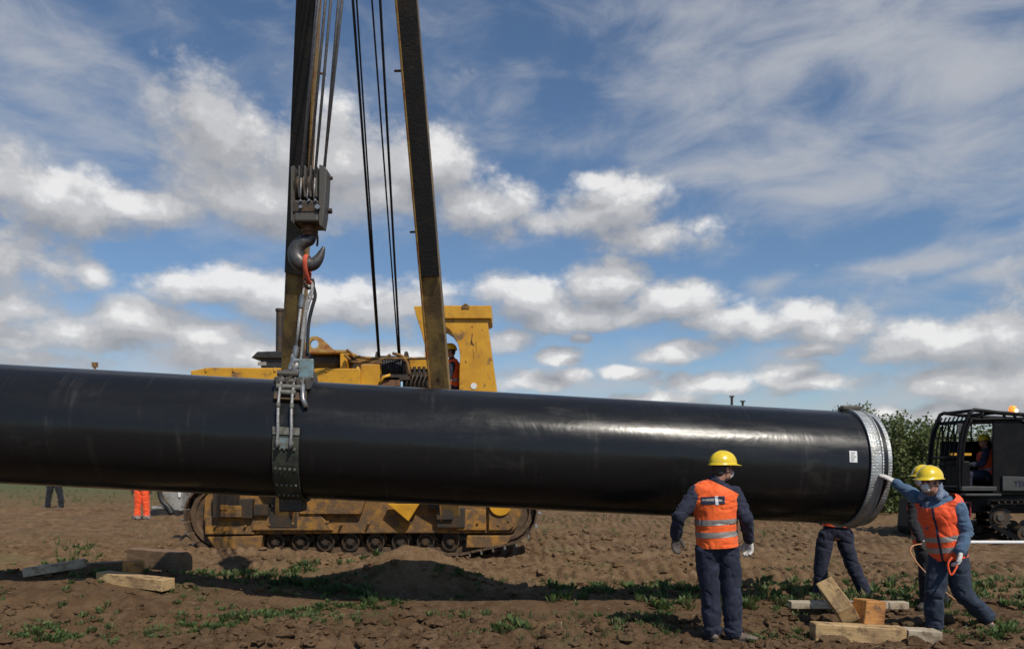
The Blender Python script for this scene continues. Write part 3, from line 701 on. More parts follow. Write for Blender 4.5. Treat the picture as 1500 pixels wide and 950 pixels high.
# ================================================================= pipelayer
YT = 13.1; S = F / YT
pl = root('pipelayer', (-2.6, YT + .8, bz(-2.6, 13.5)), 'yellow crawler pipelayer with two leg boom standing behind the pipe', 'pipelayer')
def W(px, py, Y): p = P(px, py, Y); return p
# -- near track
zb0 = .10; lx = W(322, 0, YT).x; rx = W(738, 0, YT).x
circs = [(lx, zb0 + .66, .60), (lx + .35, zb0 + .42, .42), (W(668, 0, YT).x, zb0 + .42, .42), (rx, zb0 + .74, .56)]
track_chain(circs, YT, YT + .62, .21, .035, .06, pl, [M['track'], M['track_edge']])
def wheel(c, r, w_, parent, name, mat_, hub=.35, holes=0):
    m = MB(); x, y, z = c
    m.lathe((x, y, z), (0, 1, 0), [(0, .01), (0, r * hub), (.02, r * hub), (.05, r * .55), (.05, r * .82), (0, r * .86), (0, r), (w_, r), (w_, .01)], 28)
    m.cyl((x, y - .04, z), (x, y + .05, z), r * hub * .7)
    for i in range(8):
        a = i * math.pi / 4; m.cyl((x + r * hub * .85 * math.cos(a), y - .015, z + r * hub * .85 * math.sin(a)), (x + r * hub * .85 * math.cos(a), y + .01, z + r * hub * .85 * math.sin(a)), .018, n=6)
    return m.build(name, mat_, parent, smooth='angle')
wheel((lx, YT + .12, zb0 + .66), .56, .4, pl, 'idler_wheel', M['track'])
wheel((rx, YT + .12, zb0 + .74), .52, .4, pl, 'sprocket', M['track'])
for i in range(8):
    x = W(400 + 37 * i, 0, YT).x; wheel((x, YT + .14, zb0 + .19), .155, .35, pl, 'roller', M['dark_steel'], hub=.45)
# -- track frame: long box girder with guards, plates and dirt
m = MB()
def W2(px, py): p = W(px, py, YT); return (p.x, p.z)
poly = [W2(302, 783), W2(296, 760), W2(298, 728), W2(310, 716), W2(764, 716), W2(766, 745), W2(757, 772), W2(748, 781), W2(560, 781)]
m.prism(poly, YT + .05, YT + .55)
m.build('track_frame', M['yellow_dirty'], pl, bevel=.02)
m = MB(); m.prism([W2(314, 804), W2(302, 786), W2(384, 784), W2(380, 806)], YT + .03, YT + .5); m.prism([W2(682, 802), W2(684, 784), W2(752, 784), W2(742, 797), W2(728, 802)], YT + .03, YT + .5); m.build('roller_guard', M['yellow_dirty'], pl, bevel=.015)
m = MB()
m.prism([W2(300, 782), W2(300, 756), W2(372, 756), W2(372, 782)], YT + .005, YT + .06)
m.prism([W2(370, 776), W2(370, 748), W2(466, 748), W2(488, 776)], YT - .03, YT + .055)
m.prism([W2(440, 752), W2(440, 724), W2(538, 724), W2(530, 752)], YT - .07, YT + .05)
m.prism([W2(668, 776), W2(668, 746), W2(712, 746), W2(712, 776)], YT - .01, YT + .06)
m.prism([W2(716, 776), W2(716, 744), W2(758, 744), W2(753, 770), W2(745, 776)], YT - .03, YT + .06)
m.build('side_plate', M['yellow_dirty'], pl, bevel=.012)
m = MB()
for a, b_, c_, d_ in ((315, 758, 350, 720), (352, 758, 372, 730), (374, 754, 395, 738), (400, 742, 432, 728), (640, 760, 664, 744), (628, 744, 665, 722)):
    x0, z0 = W2(a, b_); x1, z1 = W2(c_, d_); m.box(((x0 + x1) / 2, YT - .02, (z0 + z1) / 2), (x1 - x0, .16, z1 - z0))
m.build('bracket', M['dark_steel'], pl, bevel=.01)
m = MB()
x0, z0 = W2(332, 742); m.box((x0, YT - .12, z0), (.13, .04, .09)); x0, z0 = W2(342, 748); m.box((x0, YT - .07, z0), (.36, .1, .2))
for px, py in ((316, 770), (330, 776), (360, 770), (395, 768), (430, 766), (500, 768), (540, 766), (600, 764), (700, 765), (730, 768), (745, 762), (480, 764)):
    x0, z0 = W2(px, py); m.cyl((x0, YT - .05, z0), (x0, YT + .06, z0), .025, n=6)
m.build('bolt_plate', M['yellow_dirty'], pl, bevel=.008)
m = MB(); x0, z0 = W2(599, 742); m.prism([W2(570, 737), W2(616, 737), W2(600, 762)], YT - .16, YT - .02); m.build('boom_foot_plate', M['yellow'], pl, bevel=.01)
m = MB(); x0, z0 = W2(733, 738); m.cyl((x0, YT - .07, z0), (x0, YT + .02, z0), .2, n=28); m.build('pivot_cap', M['yellow'], pl, smooth='angle', bevel=.01)
# pool of chain slack and rear track
c2 = [(lx, zb0 + .66, .60), (lx + .35, zb0 + .42, .42), (W(668, 0, YT).x, zb0 + .42, .42), (rx, zb0 + .74, .56)]
track_chain(c2, YT + 2.9, YT + 3.5, .21, .035, .06, pl, [M['track'], M['track_edge']], 'track_chain')
m = MB(); m.prism(poly, YT + 2.95, YT + 3.4); m.build('track_frame', M['yellow_dirty'], pl, bevel=.02)
# -- hull and hood
m = MB(); YH = 14.4
xa = W(290, 0, YH).x; xb = W(725, 0, YH).x; zt = W(0, 556, YH).z
m.box(((xa + xb) / 2 + .3, YH + .75, (.75 + zt - .25) / 2), (xb - xa - 1.0, 1.3, zt - .25 - .75))
m.box(((xa + xb) / 2, YH + .7, .8), (xb - xa - .6, 1.5, .5))
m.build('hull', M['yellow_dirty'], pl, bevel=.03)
m = MB()
p0 = W(284, 548, 13.75); p1 = W(530, 551, 13.75)
m.prism([(p0.x, p0.z - .02), (p0.x, p0.z + .05), (p0.x + .35, p0.z + .11), (p1.x, p0.z + .09), (p1.x, p0.z - .25), (p0.x + .3, p0.z - .25)], 13.6, 14.15)
for px in (305, 345, 405, 480): q_ = W(px, 541, 13.7); m.box((q_.x, 13.66, q_.z - .02), (.05, .16, .09))
m.build('counterweight_beam', M['yellow'], pl, bevel=.02)
m = MB(); q_ = W(372, 525, YH); r_ = W(455, 540, YH)
m.box(((q_.x + r_.x) / 2 + .12, YH + .3, r_.z + .11), (r_.x - q_.x - .05, .7, .30)); m.prism([(q_.x - .02, q_.z - .0), (q_.x + .1, q_.z + .12), (r_.x, q_.z + .14), (r_.x, q_.z - .02)], YH - .12, YH + .7)
hood = m.build('engine_hood', M['black'], pl, bevel=.02)
m = MB(); q_ = W(384, 533, YH); m.box((q_.x + .02, YH - .06, q_.z), (.16, .02, .07)); m.build('hood_plate', M['grey_panel'], hood)
m = MB(); q_ = W(450, 526, YH - .2); r_ = W(497, 527, YH - .2)
m.lathe((q_.x - .15, YH - .1, q_.z - .02), (1, 0, 0), [(0, .05), (0, .19), (.04, .21), (.72, .21), (.78, .17), (.78, .01)], 24)
m.build('muffler', M['black'], pl, smooth='angle')
m = MB(); q_ = W(409, 520, YH + .3); t_ = W(410, 456, YH + .3)
m.cyl((q_.x, YH + .3, q_.z - .3), (t_.x, YH + .3, t_.z), .07, n=20); m.cyl((t_.x, YH + .3, t_.z), (t_.x, YH + .3, t_.z + .05), .085, n=20)
m.build('exhaust_stack', M['dark_steel'], pl, smooth='angle')
# lifting lug
q0 = W(444, 517, YH + .1); 
def L3(px, py, Y=YH + .1): p = W(px, py, Y); return (p.x, p.z)
outer = [L3(440, 518), L3(444, 511), L3(452, 498), L3(458, 494), L3(465, 493), L3(472, 496), L3(494, 516), L3(505, 518)]
cxz = L3(462, 504.5); hr = .082
m = MB(); ring = [(cxz[0] + hr * math.cos(math.pi * 2 * i / 20), cxz[1] + hr * math.sin(math.pi * 2 * i / 20)) for i in range(20)]
bm = bmesh.new(); vo = [bm.verts.new((x, YH + .08, z)) for x, z in outer]; vi = [bm.verts.new((x, YH + .08, z)) for x, z in ring]
eo = [bm.edges.new((vo[i], vo[(i + 1) % len(vo)])) for i in range(len(vo))]; ei = [bm.edges.new((vi[i], vi[(i + 1) % 20])) for i in range(20)]
bmesh.ops.triangle_fill(bm, edges=eo + ei, use_beauty=True, normal=(0, -1, 0)); bmesh.ops.recalc_face_normals(bm, faces=bm.faces)
me_ = bpy.data.meshes.new('lifting_lug'); bm.to_mesh(me_); bm.free()
o_ = finish('lifting_lug', me_, M['boom_side'], pl); sd_ = o_.modifiers.new('solid', 'SOLIDIFY'); sd_.thickness = .07
# winch, hydraulic boxes, pipes
m = MB()
def bx2(px0, py0, px1, py1, Y, d):
    a = W(px0, py0, Y); b_ = W(px1, py1, Y); m.box(((a.x + b_.x) / 2, Y + d / 2, (a.z + b_.z) / 2), (abs(b_.x - a.x), d, abs(a.z - b_.z)))
bx2(528, 533, 556, 566, 13.7, .5); bx2(498, 517, 508, 552, 13.9, .3); bx2(600, 526, 640, 545, 14.0, .5); bx2(508, 517, 520, 520, 13.9, .3)
m.build('winch_housing', M['yellow'], pl, bevel=.015)
m = MB(); bx2(452, 512, 508, 516.5, 13.9, .5); bx2(520, 524, 640, 530, 14.3, .2); m.build('deck_rail', M['boom_side'], pl, bevel=.01)
m = MB(); q_ = W(572, 536, 13.9)
m.lathe((q_.x - .28, 14.1, q_.z), (1, 0, 0), [(0, .01), (0, .30), (.03, .30), (.04, .20), (.52, .20), (.53, .30), (.57, .30), (.57, .01)], 28)
m.build('winch_drum', M['dark_steel'], pl, smooth='angle')
m = MB(); m.cm = 0
for k in range(11):
    zc = q_.x - .24 + .045 * k; m.lathe((zc, 14.1, q_.z), (1, 0, 0), [(0, .2), (.011, .222), (.034, .222), (.045, .2)], 24)
m.build('wound_rope', M['rope_dark'], pl, smooth=True)
m = MB(); bx2(556, 548, 600, 556, 13.75, .3); bx2(590, 540, 632, 566, 14.0, .4); bx2(505, 520, 527, 552, 14.1, .3); bx2(455, 534, 540, 545, 14.2, .3)
for k in range(6): a = W(598 + 6 * k, 545, 13.9); m.tube(spline([a, a + Vector((.03, -.1, -.08)), a + Vector((-.02, -.12, -.25)), a + Vector((.04, 0, -.4))], 4), .014, 6)
for k in range(5): a = W(600 + 7 * k, 548, 13.85); m.cyl(a, a + Vector((0, 0, .14)), .03, n=10)
m.build('hydraulic_valves', M['dark_steel'], pl)
m = MB(); hs = [[(508, 512), (516, 519), (524, 527), (545, 529), (556, 528), (566, 523), (572, 519)], [(505, 519), (512, 526), (520, 530), (560, 531)], [(520, 522), (545, 524.5), (600, 525), (640, 524)], [(575, 517), (590, 522), (597, 533), (600, 548)]]
for h_ in hs: m.tube(spline([W(a, b_, 13.75) for a, b_ in h_], 5), .027, 8)
m.build('hydraulic_pipe', M['yellow_dirty'], pl, smooth=True)
m = MB(); a = W(520, 552, 13.72); m.tube([W(520, 556, 13.7), W(523, 543, 13.7), W(525, 537, 13.7)], .03, 8); m.tube([W(556, 562, 13.7), W(562, 552, 13.7), W(572, 549, 13.7)], .03, 8); m.build('brass_fitting', M['yellow'], pl, smooth=True)
m = MB(); q_ = W(573, 559, 13.8); m.box((q_.x, 13.8, q_.z), (.34, .1, .17)); m.build('pink_plate', M['rust'], pl, bevel=.01)
# -- ROPS arch
YR = 14.5
def LR(px, py): p = W(px, py, YR); return (p.x, p.z)
poly = [LR(606, 448), LR(720, 448), LR(720, 467), LR(714, 470), LR(715, 478), LR(728, 573), LR(731, 604), LR(672, 604), LR(673, 540), LR(674, 522), LR(672, 508), LR(667, 494), LR(659, 483), LR(650, 477), LR(640, 475), LR(630, 478), LR(627, 488), LR(629, 520), LR(631, 604), LR(624, 604), LR(622, 505), LR(616, 482), LR(610, 464)]
m = MB(); n_ = len(poly)
m.prism(poly, YR, YR + .95); rops = m.build('rollover_frame', M['yellow'], pl, bevel=.012)
m = MB(); a = LR(632, 448); b_ = LR(720, 467); m.box(((a[0] + b_[0]) / 2, YR - .02, (a[1] + b_[1]) / 2), (b_[0] - a[0], .08, a[1] - b_[1])); m.build('roof_beam', M['yellow'], rops, bevel=.012)
m = MB(); a = W(682, 447, YR - .05); m.tube(arc(a + Vector((0, 0, -.03)), .045, 0, math.pi, 10), .02, 8); m.box(a + Vector((0, 0, -.04)), (.15, .05, .06)); m.build('lifting_eye', M['yellow_dirty'], rops)
m = MB(); a = W(694, 565, YR); m.lathe((a.x, YR - .012, a.z), (0, 1, 0), [(0, .001), (0, .06), (.012, .06)], 18); m.build('round_decal', M['label_white'], rops)
m = MB()
for (a_, b_, c_, d_, w_) in ((692, 488, 690, 505, .02), (690, 500, 694, 506, .03), (697, 500, 698, 515, .008), (693, 510, 694, 526, .006), (682, 528, 683, 531, .02), (690, 478, 693, 479, .012)):
    m.beam(W(a_, b_, YR - .003), W(c_, d_, YR - .003), w_, .006, up=Vector((0, 1, 0)))
m.build('paint_scrape', M['rust'], rops)
m = MB(); a = W(664, 575, 15.0); m.box((a.x, 15.05, a.z + .02), (.5, .5, .12)); m.box((a.x + .22, 15.15, a.z + .3), (.1, .5, .5)); m.build('operator_seat', M['seat'], pl, bevel=.03)
m = MB(); a = W(655, 580, 14.9); m.box((a.x, 15.0, a.z - .35), (1.1, 1.0, .5)); m.build('cab_floor', M['dark_steel'], pl)
# -- two leg boom
def bpnt(x0, dxdz, z, off=0): return Vector((x0 + dxdz * (z - 1), YT - (z - 1) / 1.78 + off, z))
bdir = Vector((0, -1 / 1.78, 1)).normalized()
for nm, x0, dxdz, wl in (('left', -3.93, .213, 0), ('right', -1.075, -.037, 0)):
    a = bpnt(x0, dxdz, .75); t_ = bpnt(x0, dxdz, 10.4); up_ = Vector((0, -1, -.56)).normalized()
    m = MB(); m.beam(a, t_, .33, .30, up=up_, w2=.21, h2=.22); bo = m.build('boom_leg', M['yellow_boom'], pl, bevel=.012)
    # edge flanges
    d = (t_ - a).normalized(); sdv, _, uv = basis(d, up_)
    m = MB()
    for s_ in ((-1,) if sdv.x * (1 if nm == 'left' else -1) < 0 else (1,)):
        m.beam(a + sdv * .165 * s_ + uv * .07, t_ + sdv * .105 * s_ + uv * .06, .025, .26, up=uv, w2=.03, h2=.22)
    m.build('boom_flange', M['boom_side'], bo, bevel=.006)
    zc = 4.53 if nm == 'left' else 4.50
    c0 = bpnt(x0, dxdz, zc); L0 = (t_ - a).length; f0 = (c0 - a).length / L0; w0 = .33 + (.21 - .33) * f0
    m = MB(); m.beam(c0 + uv * (.5 * (.30 - .08 * f0) + .022), t_ + uv * .135, w0 * 1.02, .03, up=uv, w2=.24, h2=.03); m.build('boom_guard', M['black_guard'], bo, bevel=.008)
    m = MB()
    for zz in (6.83, 5.03 if nm == 'right' else 4.2, 8.6):
        c0 = bpnt(x0, dxdz, zz); s2 = 1 if nm == 'left' else -1; m.cyl(c0 + sdv * s2 * .10, c0 + sdv * s2 * .25, .016, n=8)
    m.build('boom_peg', M['rust'], bo)
    m = MB(); m.box(a + Vector((0, .02, -.02)), (.5, .4, .36)); m.cyl(a + Vector((-.34, 0, 0)), a + Vector((.34, 0, 0)), .09); m.build('boom_pivot', M['dark_steel'], bo, bevel=.02)
TIP = Vector((-1.66, 7.66, 10.95))
m = MB(); m.box(TIP + Vector((0, .05, -.45)), (.85, .35, .35)); m.cyl(TIP + Vector((-.4, .2, -.2)), TIP + Vector((.4, .2, -.2)), .24, n=24); m.build('boom_head', M['yellow_dirty'], pl, bevel=.02)
for (x0, xt, off) in ((517, 555, 0), (522.5, 556.5, .1), (545, 584, 0), (557, 586, 0)):
    b_ = W(xt, 527, 13.9); top = W(x0 + (x0 - xt) * 656 / 527 * .985, -640, 7.6)
    m = MB(); m.cyl(b_, top, .019 if off == 0 and x0 != 545 else .013, n=8); m.build('boom_rope', M['rope_dark'], pl, smooth=True)

# ================================================================= hook block hanging from the boom
YB = 8.42; sc = F / YB
hb = root('hook_block', W(466, 300, YB), 'heavy grey hook block hanging on steel ropes above the pipe', 'hook block')
def H(px, py, dy=0): p = W(px, py, YB); return p + Vector((0, dy, 0))
m = MB()
for i, px in enumerate((436, 444.5, 452.5, 460.5, 468.5)):
    top = H(px, 251); bot = H(px, 296 if i else 334)
    m.box((top + bot) / 2, (.022, .34, (top - bot).z))
m.box((H(440, 334) + H(440, 252)) / 2 + Vector((-.04, .0, 0)), (.02, .4, .6)); m.build('sheave_divider', M['block'], hb, bevel=.005)
for px in (440.5, 448.5, 456.5, 464.5):
    m = MB(); c_ = H(px, 278); m.lathe(c_ + Vector((-.022, 0, 0)), (1, 0, 0), [(0, .02), (0, .185), (.008, .19), (.016, .165), (.028, .165), (.036, .19), (.044, .185), (.044, .02)], 28); m.build('sheave', M['dark_steel'], hb, smooth='angle')
m = MB(); pc = [(473, 249), (480, 251), (484, 256), (484, 262), (482, 300), (480, 322), (477, 339), (473, 337), (472, 330), (472, 300)]
m.prism([(H(a, b_).x, H(a, b_).z) for a, b_ in pc], YB - .17, YB + .02)
m.build('cheek_plate', M['block'], hb, bevel=.01)
m = MB(); m.box((H(437, 300) + H(472, 332)) / 2, ((H(472, 0) - H(437, 0)).x, .36, (H(0, 300) - H(0, 331)).z)); m.build('cross_head', M['block'], hb, bevel=.02)
m = MB(); m.box((H(438, 308) + H(470, 314)) / 2 + Vector((0, -.16, .0)), (.27, .06, .10)); m.build('head_recess', M['dark_steel'], hb)
m = MB()
for px, py, r_ in ((448, 312, .018), (460, 302, .014), (469, 302, .014), (472, 312, .026), (448, 303, .012)): m.cyl(H(px, py, -.18), H(px, py, -.215), r_, n=12)
m.build('bolt_head', M['bright'], hb)
m = MB(); m.cyl(H(480, 309, 0), H(486, 309, 0), .03); m.cyl(H(481, 261), H(487, 261), .02); m.cyl(H(431, 298), H(437, 298), .03); m.build('axle_pin', M['dark_steel'], hb)
m = MB(); m.cyl(H(454, 331), H(454, 346), .075, n=20); m.cyl(H(454, 336), H(454, 341), .09, n=20); m.build('swivel', M['rust'], hb, smooth='angle')
hp = [(459, 342), (454, 348), (444, 351), (434, 358), (429, 369), (431, 381), (439, 389), (450, 391), (461, 389), (469, 380), (473, 370), (475, 361)]
hw = [.05, .068, .078, .085, .092, .095, .095, .09, .075, .058, .04, .014]
pts = spline([H(a, b_) for a, b_ in hp], 5); ws = [np.interp(i / 5, range(len(hw)), hw) * .95 for i in range(len(pts))]
# shift centreline inward so the outer contour matches
cen = H(453, 368); pts = [p + (cen - p).normalized() * w_ * .35 for p, w_ in zip(pts, ws)]
m = MB(); m.tube(pts, ws, 16, flat=.85, up=Vector((0, 1, 0))); m.build('hook', M['hook'], hb, smooth=True)
m = MB(); m.tube(spline([H(460, 343, -.05), H(466, 345, -.06), H(467, 353, -.05), H(465, 361, -.02)], 4), .012, 6); m.build('safety_latch', M['dark_steel'], hb)
for i, (px, xt) in enumerate(((446, 468), (447.5, 472), (457, 480), (467, 489), (478, 499), (481, 507))):
    b_ = H(px, 268 if i != 5 else 250, -.17 if i % 2 else -.12); x_top = px + (xt - px) * (268 + 520) / 268; m = MB(); m.cyl(b_, W(x_top * .6 + 510 * .4 if False else x_top, -520, 7.75), .016, n=8); m.build('hoist_rope', M['rope'], hb, smooth=True)
    if i in (1, 2, 3):
        m = MB(); m.cyl(b_, H(px - .5, 299, -.195), .010, n=8); m.build('hoist_rope', M['rope'], hb, smooth=True)

# ================================================================= lifting sling
sg = root('lifting_sling', W(425, 560, 8.45), 'steel pipe sling of cables and plated belt wrapped round the black pipe', 'sling')
YS = 8.44
def G_(px, py, dy=0): p = W(px, py, YS); return p + Vector((0, dy, 0))
m = MB(); m.tube(spline([G_(452, 377, -.10), G_(451, 386, -.13), G_(451, 400, -.1), G_(453, 412, -.04), G_(455, 416, 0)], 5), [.03] * 21, 8, flat=.5); m.tube(spline([G_(449, 372, .09), G_(449, 392, .12), G_(451, 410, .05), G_(454, 414, 0)], 5), .025, 8, flat=.5); m.build('web_strap', M['red_web'], sg, smooth=True)
m = MB(); m.tube(spline([G_(450, 406), G_(448, 414, -.04), G_(452, 422), G_(458, 416, .02), G_(457, 408)], 5), .02, 8); m.build('shackle', M['dark_steel'], sg, smooth=True)
m = MB()
for pts_ in ([(449, 412), (446, 424), (445, 433)], [(456, 412), (457, 425), (451, 440), (447, 470), (444, 500)], [(458, 414), (458, 430), (453, 448), (448, 470), (446, 500), (444, 530)]):
    m.tube(spline([G_(a, b_, -.02 * i) for i, (a, b_) in enumerate(pts_)], 6), .014, 8)
m.build('wire_leg', M['rope'], sg, smooth=True)
m = MB(); m.tube(spline([G_(455, 412, .06), G_(459, 430, .08), G_(454, 450, .08), G_(449, 475, .08), G_(448, 520, .06)], 6), .020, 8); m.build('black_leg', M['black'], sg, smooth=True)
m = MB(); m.cyl(G_(445, 433, -.04), G_(442, 451, -.04), .030, n=14); m.build('ferrule', M['bright'], sg, smooth='angle')
m = MB(); m.cyl(G_(442, 451, -.04), G_(436, 512, -.06), .018, n=8); m.cyl(G_(447, 456, -.0), G_(443, 530, -.02), .016, n=8); m.cyl(G_(433, 520, -.06), G_(431, 548, -.06), .032, n=8); m.build('wire_leg', M['rope'], sg, smooth=True)
m = MB(); m.cyl(G_(437, 508, -.06), G_(434, 523, -.06), .033, n=14); m.cyl(G_(433, 524, -.06), G_(433, 530, -.06), .034, n=14); m.build('ferrule', M['bright'], sg, smooth='angle')
m = MB(); m.cyl(G_(448, 525, -.03), G_(448, 545, -.03), .03, n=10)
for k in range(5): m.cyl(G_(448, 526 + 4 * k, -.03), G_(448, 528 + 4 * k, -.03), .042, n=10)
m.build('spring', M['dark_steel'], sg)
# belt wrapped round the pipe
def off_(a): return float(np.interp(a, (-1.4, .1, 1.2), (12, 16, 4)))
def pf(px, ang, rad): return on_pipe(px + off_(ang), ang, rad)
def belt(px0, px1, a0, a1, r0, r1, name, mt_, parent=sg, n=24, bevel=0):
    m = MB(); 
    for k in range(n + 1):
        a = a0 + (a1 - a0) * k / n; c0 = pipe_pt(px0 + off_(a)); c1 = pipe_pt(px1 + off_(a)); dv = -yb * math.cos(a) + zb * math.sin(a)
        for c_, r_ in ((c0, r0), (c1, r0), (c1, r1), (c0, r1)): m.v.append(tuple(c_ + dv * (R + r_)))
    for k in range(n):
        for j in range(4): m.f.append((4 * k + j, 4 * k + (j + 1) % 4, 4 * k + 4 + (j + 1) % 4, 4 * k + 4 + j)); m.m.append(0)
    m.f += [(0, 1, 2, 3), (4 * n + 3, 4 * n + 2, 4 * n + 1, 4 * n)]; m.m += [0, 0]
    return m.build(name, mt_, parent, bevel=bevel)
BP0, BP1 = 408, 443
bl = belt(BP0, BP1, .14, -3.3, .006, .04, 'belt', M['belt'], n=44)
for a in (-.16, -.48, -.78, -1.05, -1.3, -1.6, -2.0, -2.4):
    m = MB()
    for k in range(5):
        px = BP0 + 4 + 6.6 * k; p = pf(px, a, .05); q_ = pf(px, a - .03, .05); dv = (p - pipe_pt(px + off_(a))).normalized()
        m.cyl(p - dv * .015, p + dv * .008, .013, n=8)
    m.build('rivet', M['belt_pale'], bl)
belt(BP0 - .5, BP1 + .5, .16, .05, .036, .052, 'belt_end_plate', M['belt_pale'], n=6)
belt(BP0 + 6, BP1 - 12, -.0, -.15, .04, .055, 'blue_pad', M['blue_steel'], n=6)
for px in (416, 434):
    m = MB(); m.tube([pf(px - .006 * k, 1.05 - k * .07, .09) for k in range(18)], .016, 8); m.build('belt_cable', M['rope'], sg, smooth=True)
    m = MB(); m.tube([pf(px, -.04, .07), pf(px, -.14, .07)], .024, 8); m.tube([pf(px, .5, .09), pf(px, .42, .09)], .022, 8); m.build('cable_clamp', M['belt_pale'], sg, smooth=True)
belt(BP0 - 1, BP1 + 9, 1.85, .62, .004, .05, 'saddle_plate', M['dark_steel'], n=14, bevel=.006)
for a in (1.6, 1.25, .95):
    m = MB(); m.tube([pf(BP0 - 2, a, .09), pf(BP1 + 8, a, .09)], .035, 10); m.build('saddle_roller', M['block'], sg, smooth='angle')
m = MB(); m.tube([pf(411, .82, .085), pf(450, .82, .085)], .03, 10); m.tube([pf(418, .7, .09), pf(438, .7, .09)], .028, 10); m.build('spreader_bar', M['belt_pale'], sg, smooth='angle')
m = MB()
for px in (411, 425, 440, 452):
    m.beam(pf(px, 1.75, .04), pf(px, .85, .12), .03, .12, up=Vector((0, -1, .4)))
m.build('side_cheek', M['block'], sg, bevel=.008)
m = MB(); p = pf(445, 1.25, .12); m.box(p + Vector((.02, -.02, .03)), (.16, .05, .22)); m.build('blue_bracket', M['blue_steel'], sg, bevel=.012)
m = MB(); m.tube([pf(446, 1.0, .1), pf(447, .8, .1), pf(448, .62, .07), pf(452, .5, .04)], .028, 8); m.build('drop_arm', M['bright'], sg, smooth=True)
m = MB(); cc = pf(430, 1.45, .14)
m.tube(arc(cc, .085, -.4, math.pi + .4, 14), .024, 8); m.cyl(cc + Vector((-.12, 0, -.04)), cc + Vector((.12, 0, -.04)), .024); m.build('bow_shackle', M['bright'], sg, smooth=True)
m = MB(); m.cyl(G_(431, 548, -.06), cc + Vector((0, 0, .06)), .028, n=8); m.cyl(G_(444, 530, -.02), pf(441, 1.45, .1), .03, n=8); m.build('leg_end', M['rope'], sg, smooth=True)
m = MB(); p = pf(425, -1.45, .07); m.box(p, (.26, .22, .16)); m.build('belt_lock', M['dark_steel'], sg, bevel=.02)

# ================================================================= black cage cab machine on the right
YE = 15.7
cc_ = root('tracked_carrier', (11.6, YE + .9, 0), 'black tracked machine with cage cab and orange beacon behind workers', 'work machine')
def E(px, py, dy=0): return P(px, py, YE) + Vector((0, dy, 0))
def EX(px, py): p = P(px, py, YE); return (p.x, p.z)
m = MB(); Dp = 1.1
for y_ in (0, Dp):
    m.tube(spline([E(1405, 722, y_), E(1404, 690, y_), E(1406, 655, y_), E(1411, 628, y_), E(1421, 603, y_)], 4) + [E(1427, 600, y_), E(1440, 601.5, y_), E(1460, 604, y_), E(1500, 607, y_), E(1545, 609, y_)], .042, 8)
for px, py in ((1424, 601), (1460, 604), (1540, 609), (1406, 670), (1405, 715)): m.tube([E(px, py), E(px, py, Dp)], .035, 8)
m.tube([E(1418, 612), E(1430, 614), E(1470, 613), E(1540, 614)], .03, 8); m.tube([E(1440, 602), E(1437, 614)], .03, 8); m.tube([E(1470, 604), E(1472, 614)], .03, 8); m.tube([E(1486, 606), E(1487, 614)], .03, 8)
m.build('roof_guard', M['machine_black'], cc_, smooth=True)
m = MB()
for k in range(7):
    dy = Dp * (k + .5) / 7
    m.tube(spline([E(1406, 722, dy), E(1405, 690, dy), E(1407, 655, dy), E(1412, 628, dy), E(1421, 608, dy)], 4), .018, 6)
for py in (640, 680): m.tube([E(1409 if py == 640 else 1405, py, .05), E(1409 if py == 640 else 1405, py, Dp - .05)], .018, 6)
m.build('window_bars', M['machine_black'], cc_, smooth=True)
m = MB()
m.tube(spline([E(1410, 724), E(1409, 690), E(1411, 655), E(1416, 630), E(1423, 614)], 4), .035, 8)
m.build('door_post', M['machine_black'], cc_, smooth=True)
m = MB(); m.box(E(1407, 627, .02) , (.13, .04, .20)); m.build('mirror', M['panel_dark'], cc_, bevel=.01)
m = MB(); m.prism([EX(1456, 614), EX(1494, 614), EX(1502, 622), EX(1503, 725), EX(1456, 725)], YE + .03, YE + .08); m.prism([EX(1420, 644), EX(1560, 644), EX(1560, 725), EX(1420, 725)], YE + Dp - .05, YE + Dp); m.box((E(1503, 0).x, YE + Dp / 2, E(0, 668).z), (.06, Dp - .1, 1.5)); m.build('rear_cab_shell', M['machine_black'], cc_, bevel=.03)
m = MB(); m.prism([EX(1420, 614), EX(1500, 612), EX(1500, 617), EX(1418, 619)], YE + .05, YE + Dp); m.build('cab_roof', M['machine_black'], cc_)
m = MB()
for k in range(6): a = E(1424 + 9 * k, 616, Dp - .02); b_ = E(1424 + 9 * k, 644, Dp - .02); m.cyl(a, b_, .02, n=6)
m.build('window_bars', M['machine_black'], cc_)
m = MB(); m.prism([EX(1404, 712), EX(1455, 712), EX(1455, 718), EX(1404, 718)], YE - .12, YE + Dp); m.prism([EX(1404, 722), EX(1456, 722), EX(1456, 725), EX(1404, 725)], YE - .25, YE + .1); m.build('cab_step', M['panel_dark'], cc_, bevel=.01)
m = MB(); m.prism([EX(1406, 663), EX(1436, 663), EX(1436, 666.5), EX(1406, 666.5)], YE + .3, YE + .42); m.build('grab_bar', M['wood_pale'] if False else M['yellow'], cc_)
m = MB(); a = E(1424, 694, .6); m.box(a, (.3, .6, .55)); m.build('control_console', M['machine_black'], cc_, bevel=.03)
m = MB(); a = E(1478, 700, .6); m.box(a + Vector((0, 0, -.02)), (.55, .6, .14)); m.box(a + Vector((.24, 0, .4)), (.12, .55, .8)); m.build('operator_seat', M['seat'], cc_, bevel=.03)
m = MB(); m.prism([EX(1394, 724), EX(1560, 724), EX(1640, 735), EX(1640, 752), EX(1394, 752)], YE + .1, YE + 1.7); m.prism([EX(1400, 752), EX(1440, 752), EX(1440, 782), EX(1405, 782)], YE + .45, YE + 1.4); m.build('chassis', M['machine_black'], cc_, bevel=.03)
m = MB(); m.prism([EX(1503, 640), EX(1640, 640), EX(1645, 724), EX(1503, 724)], YE + .1, YE + 1.7); m.build('engine_body', M['machine_black'], cc_, bevel=.05)
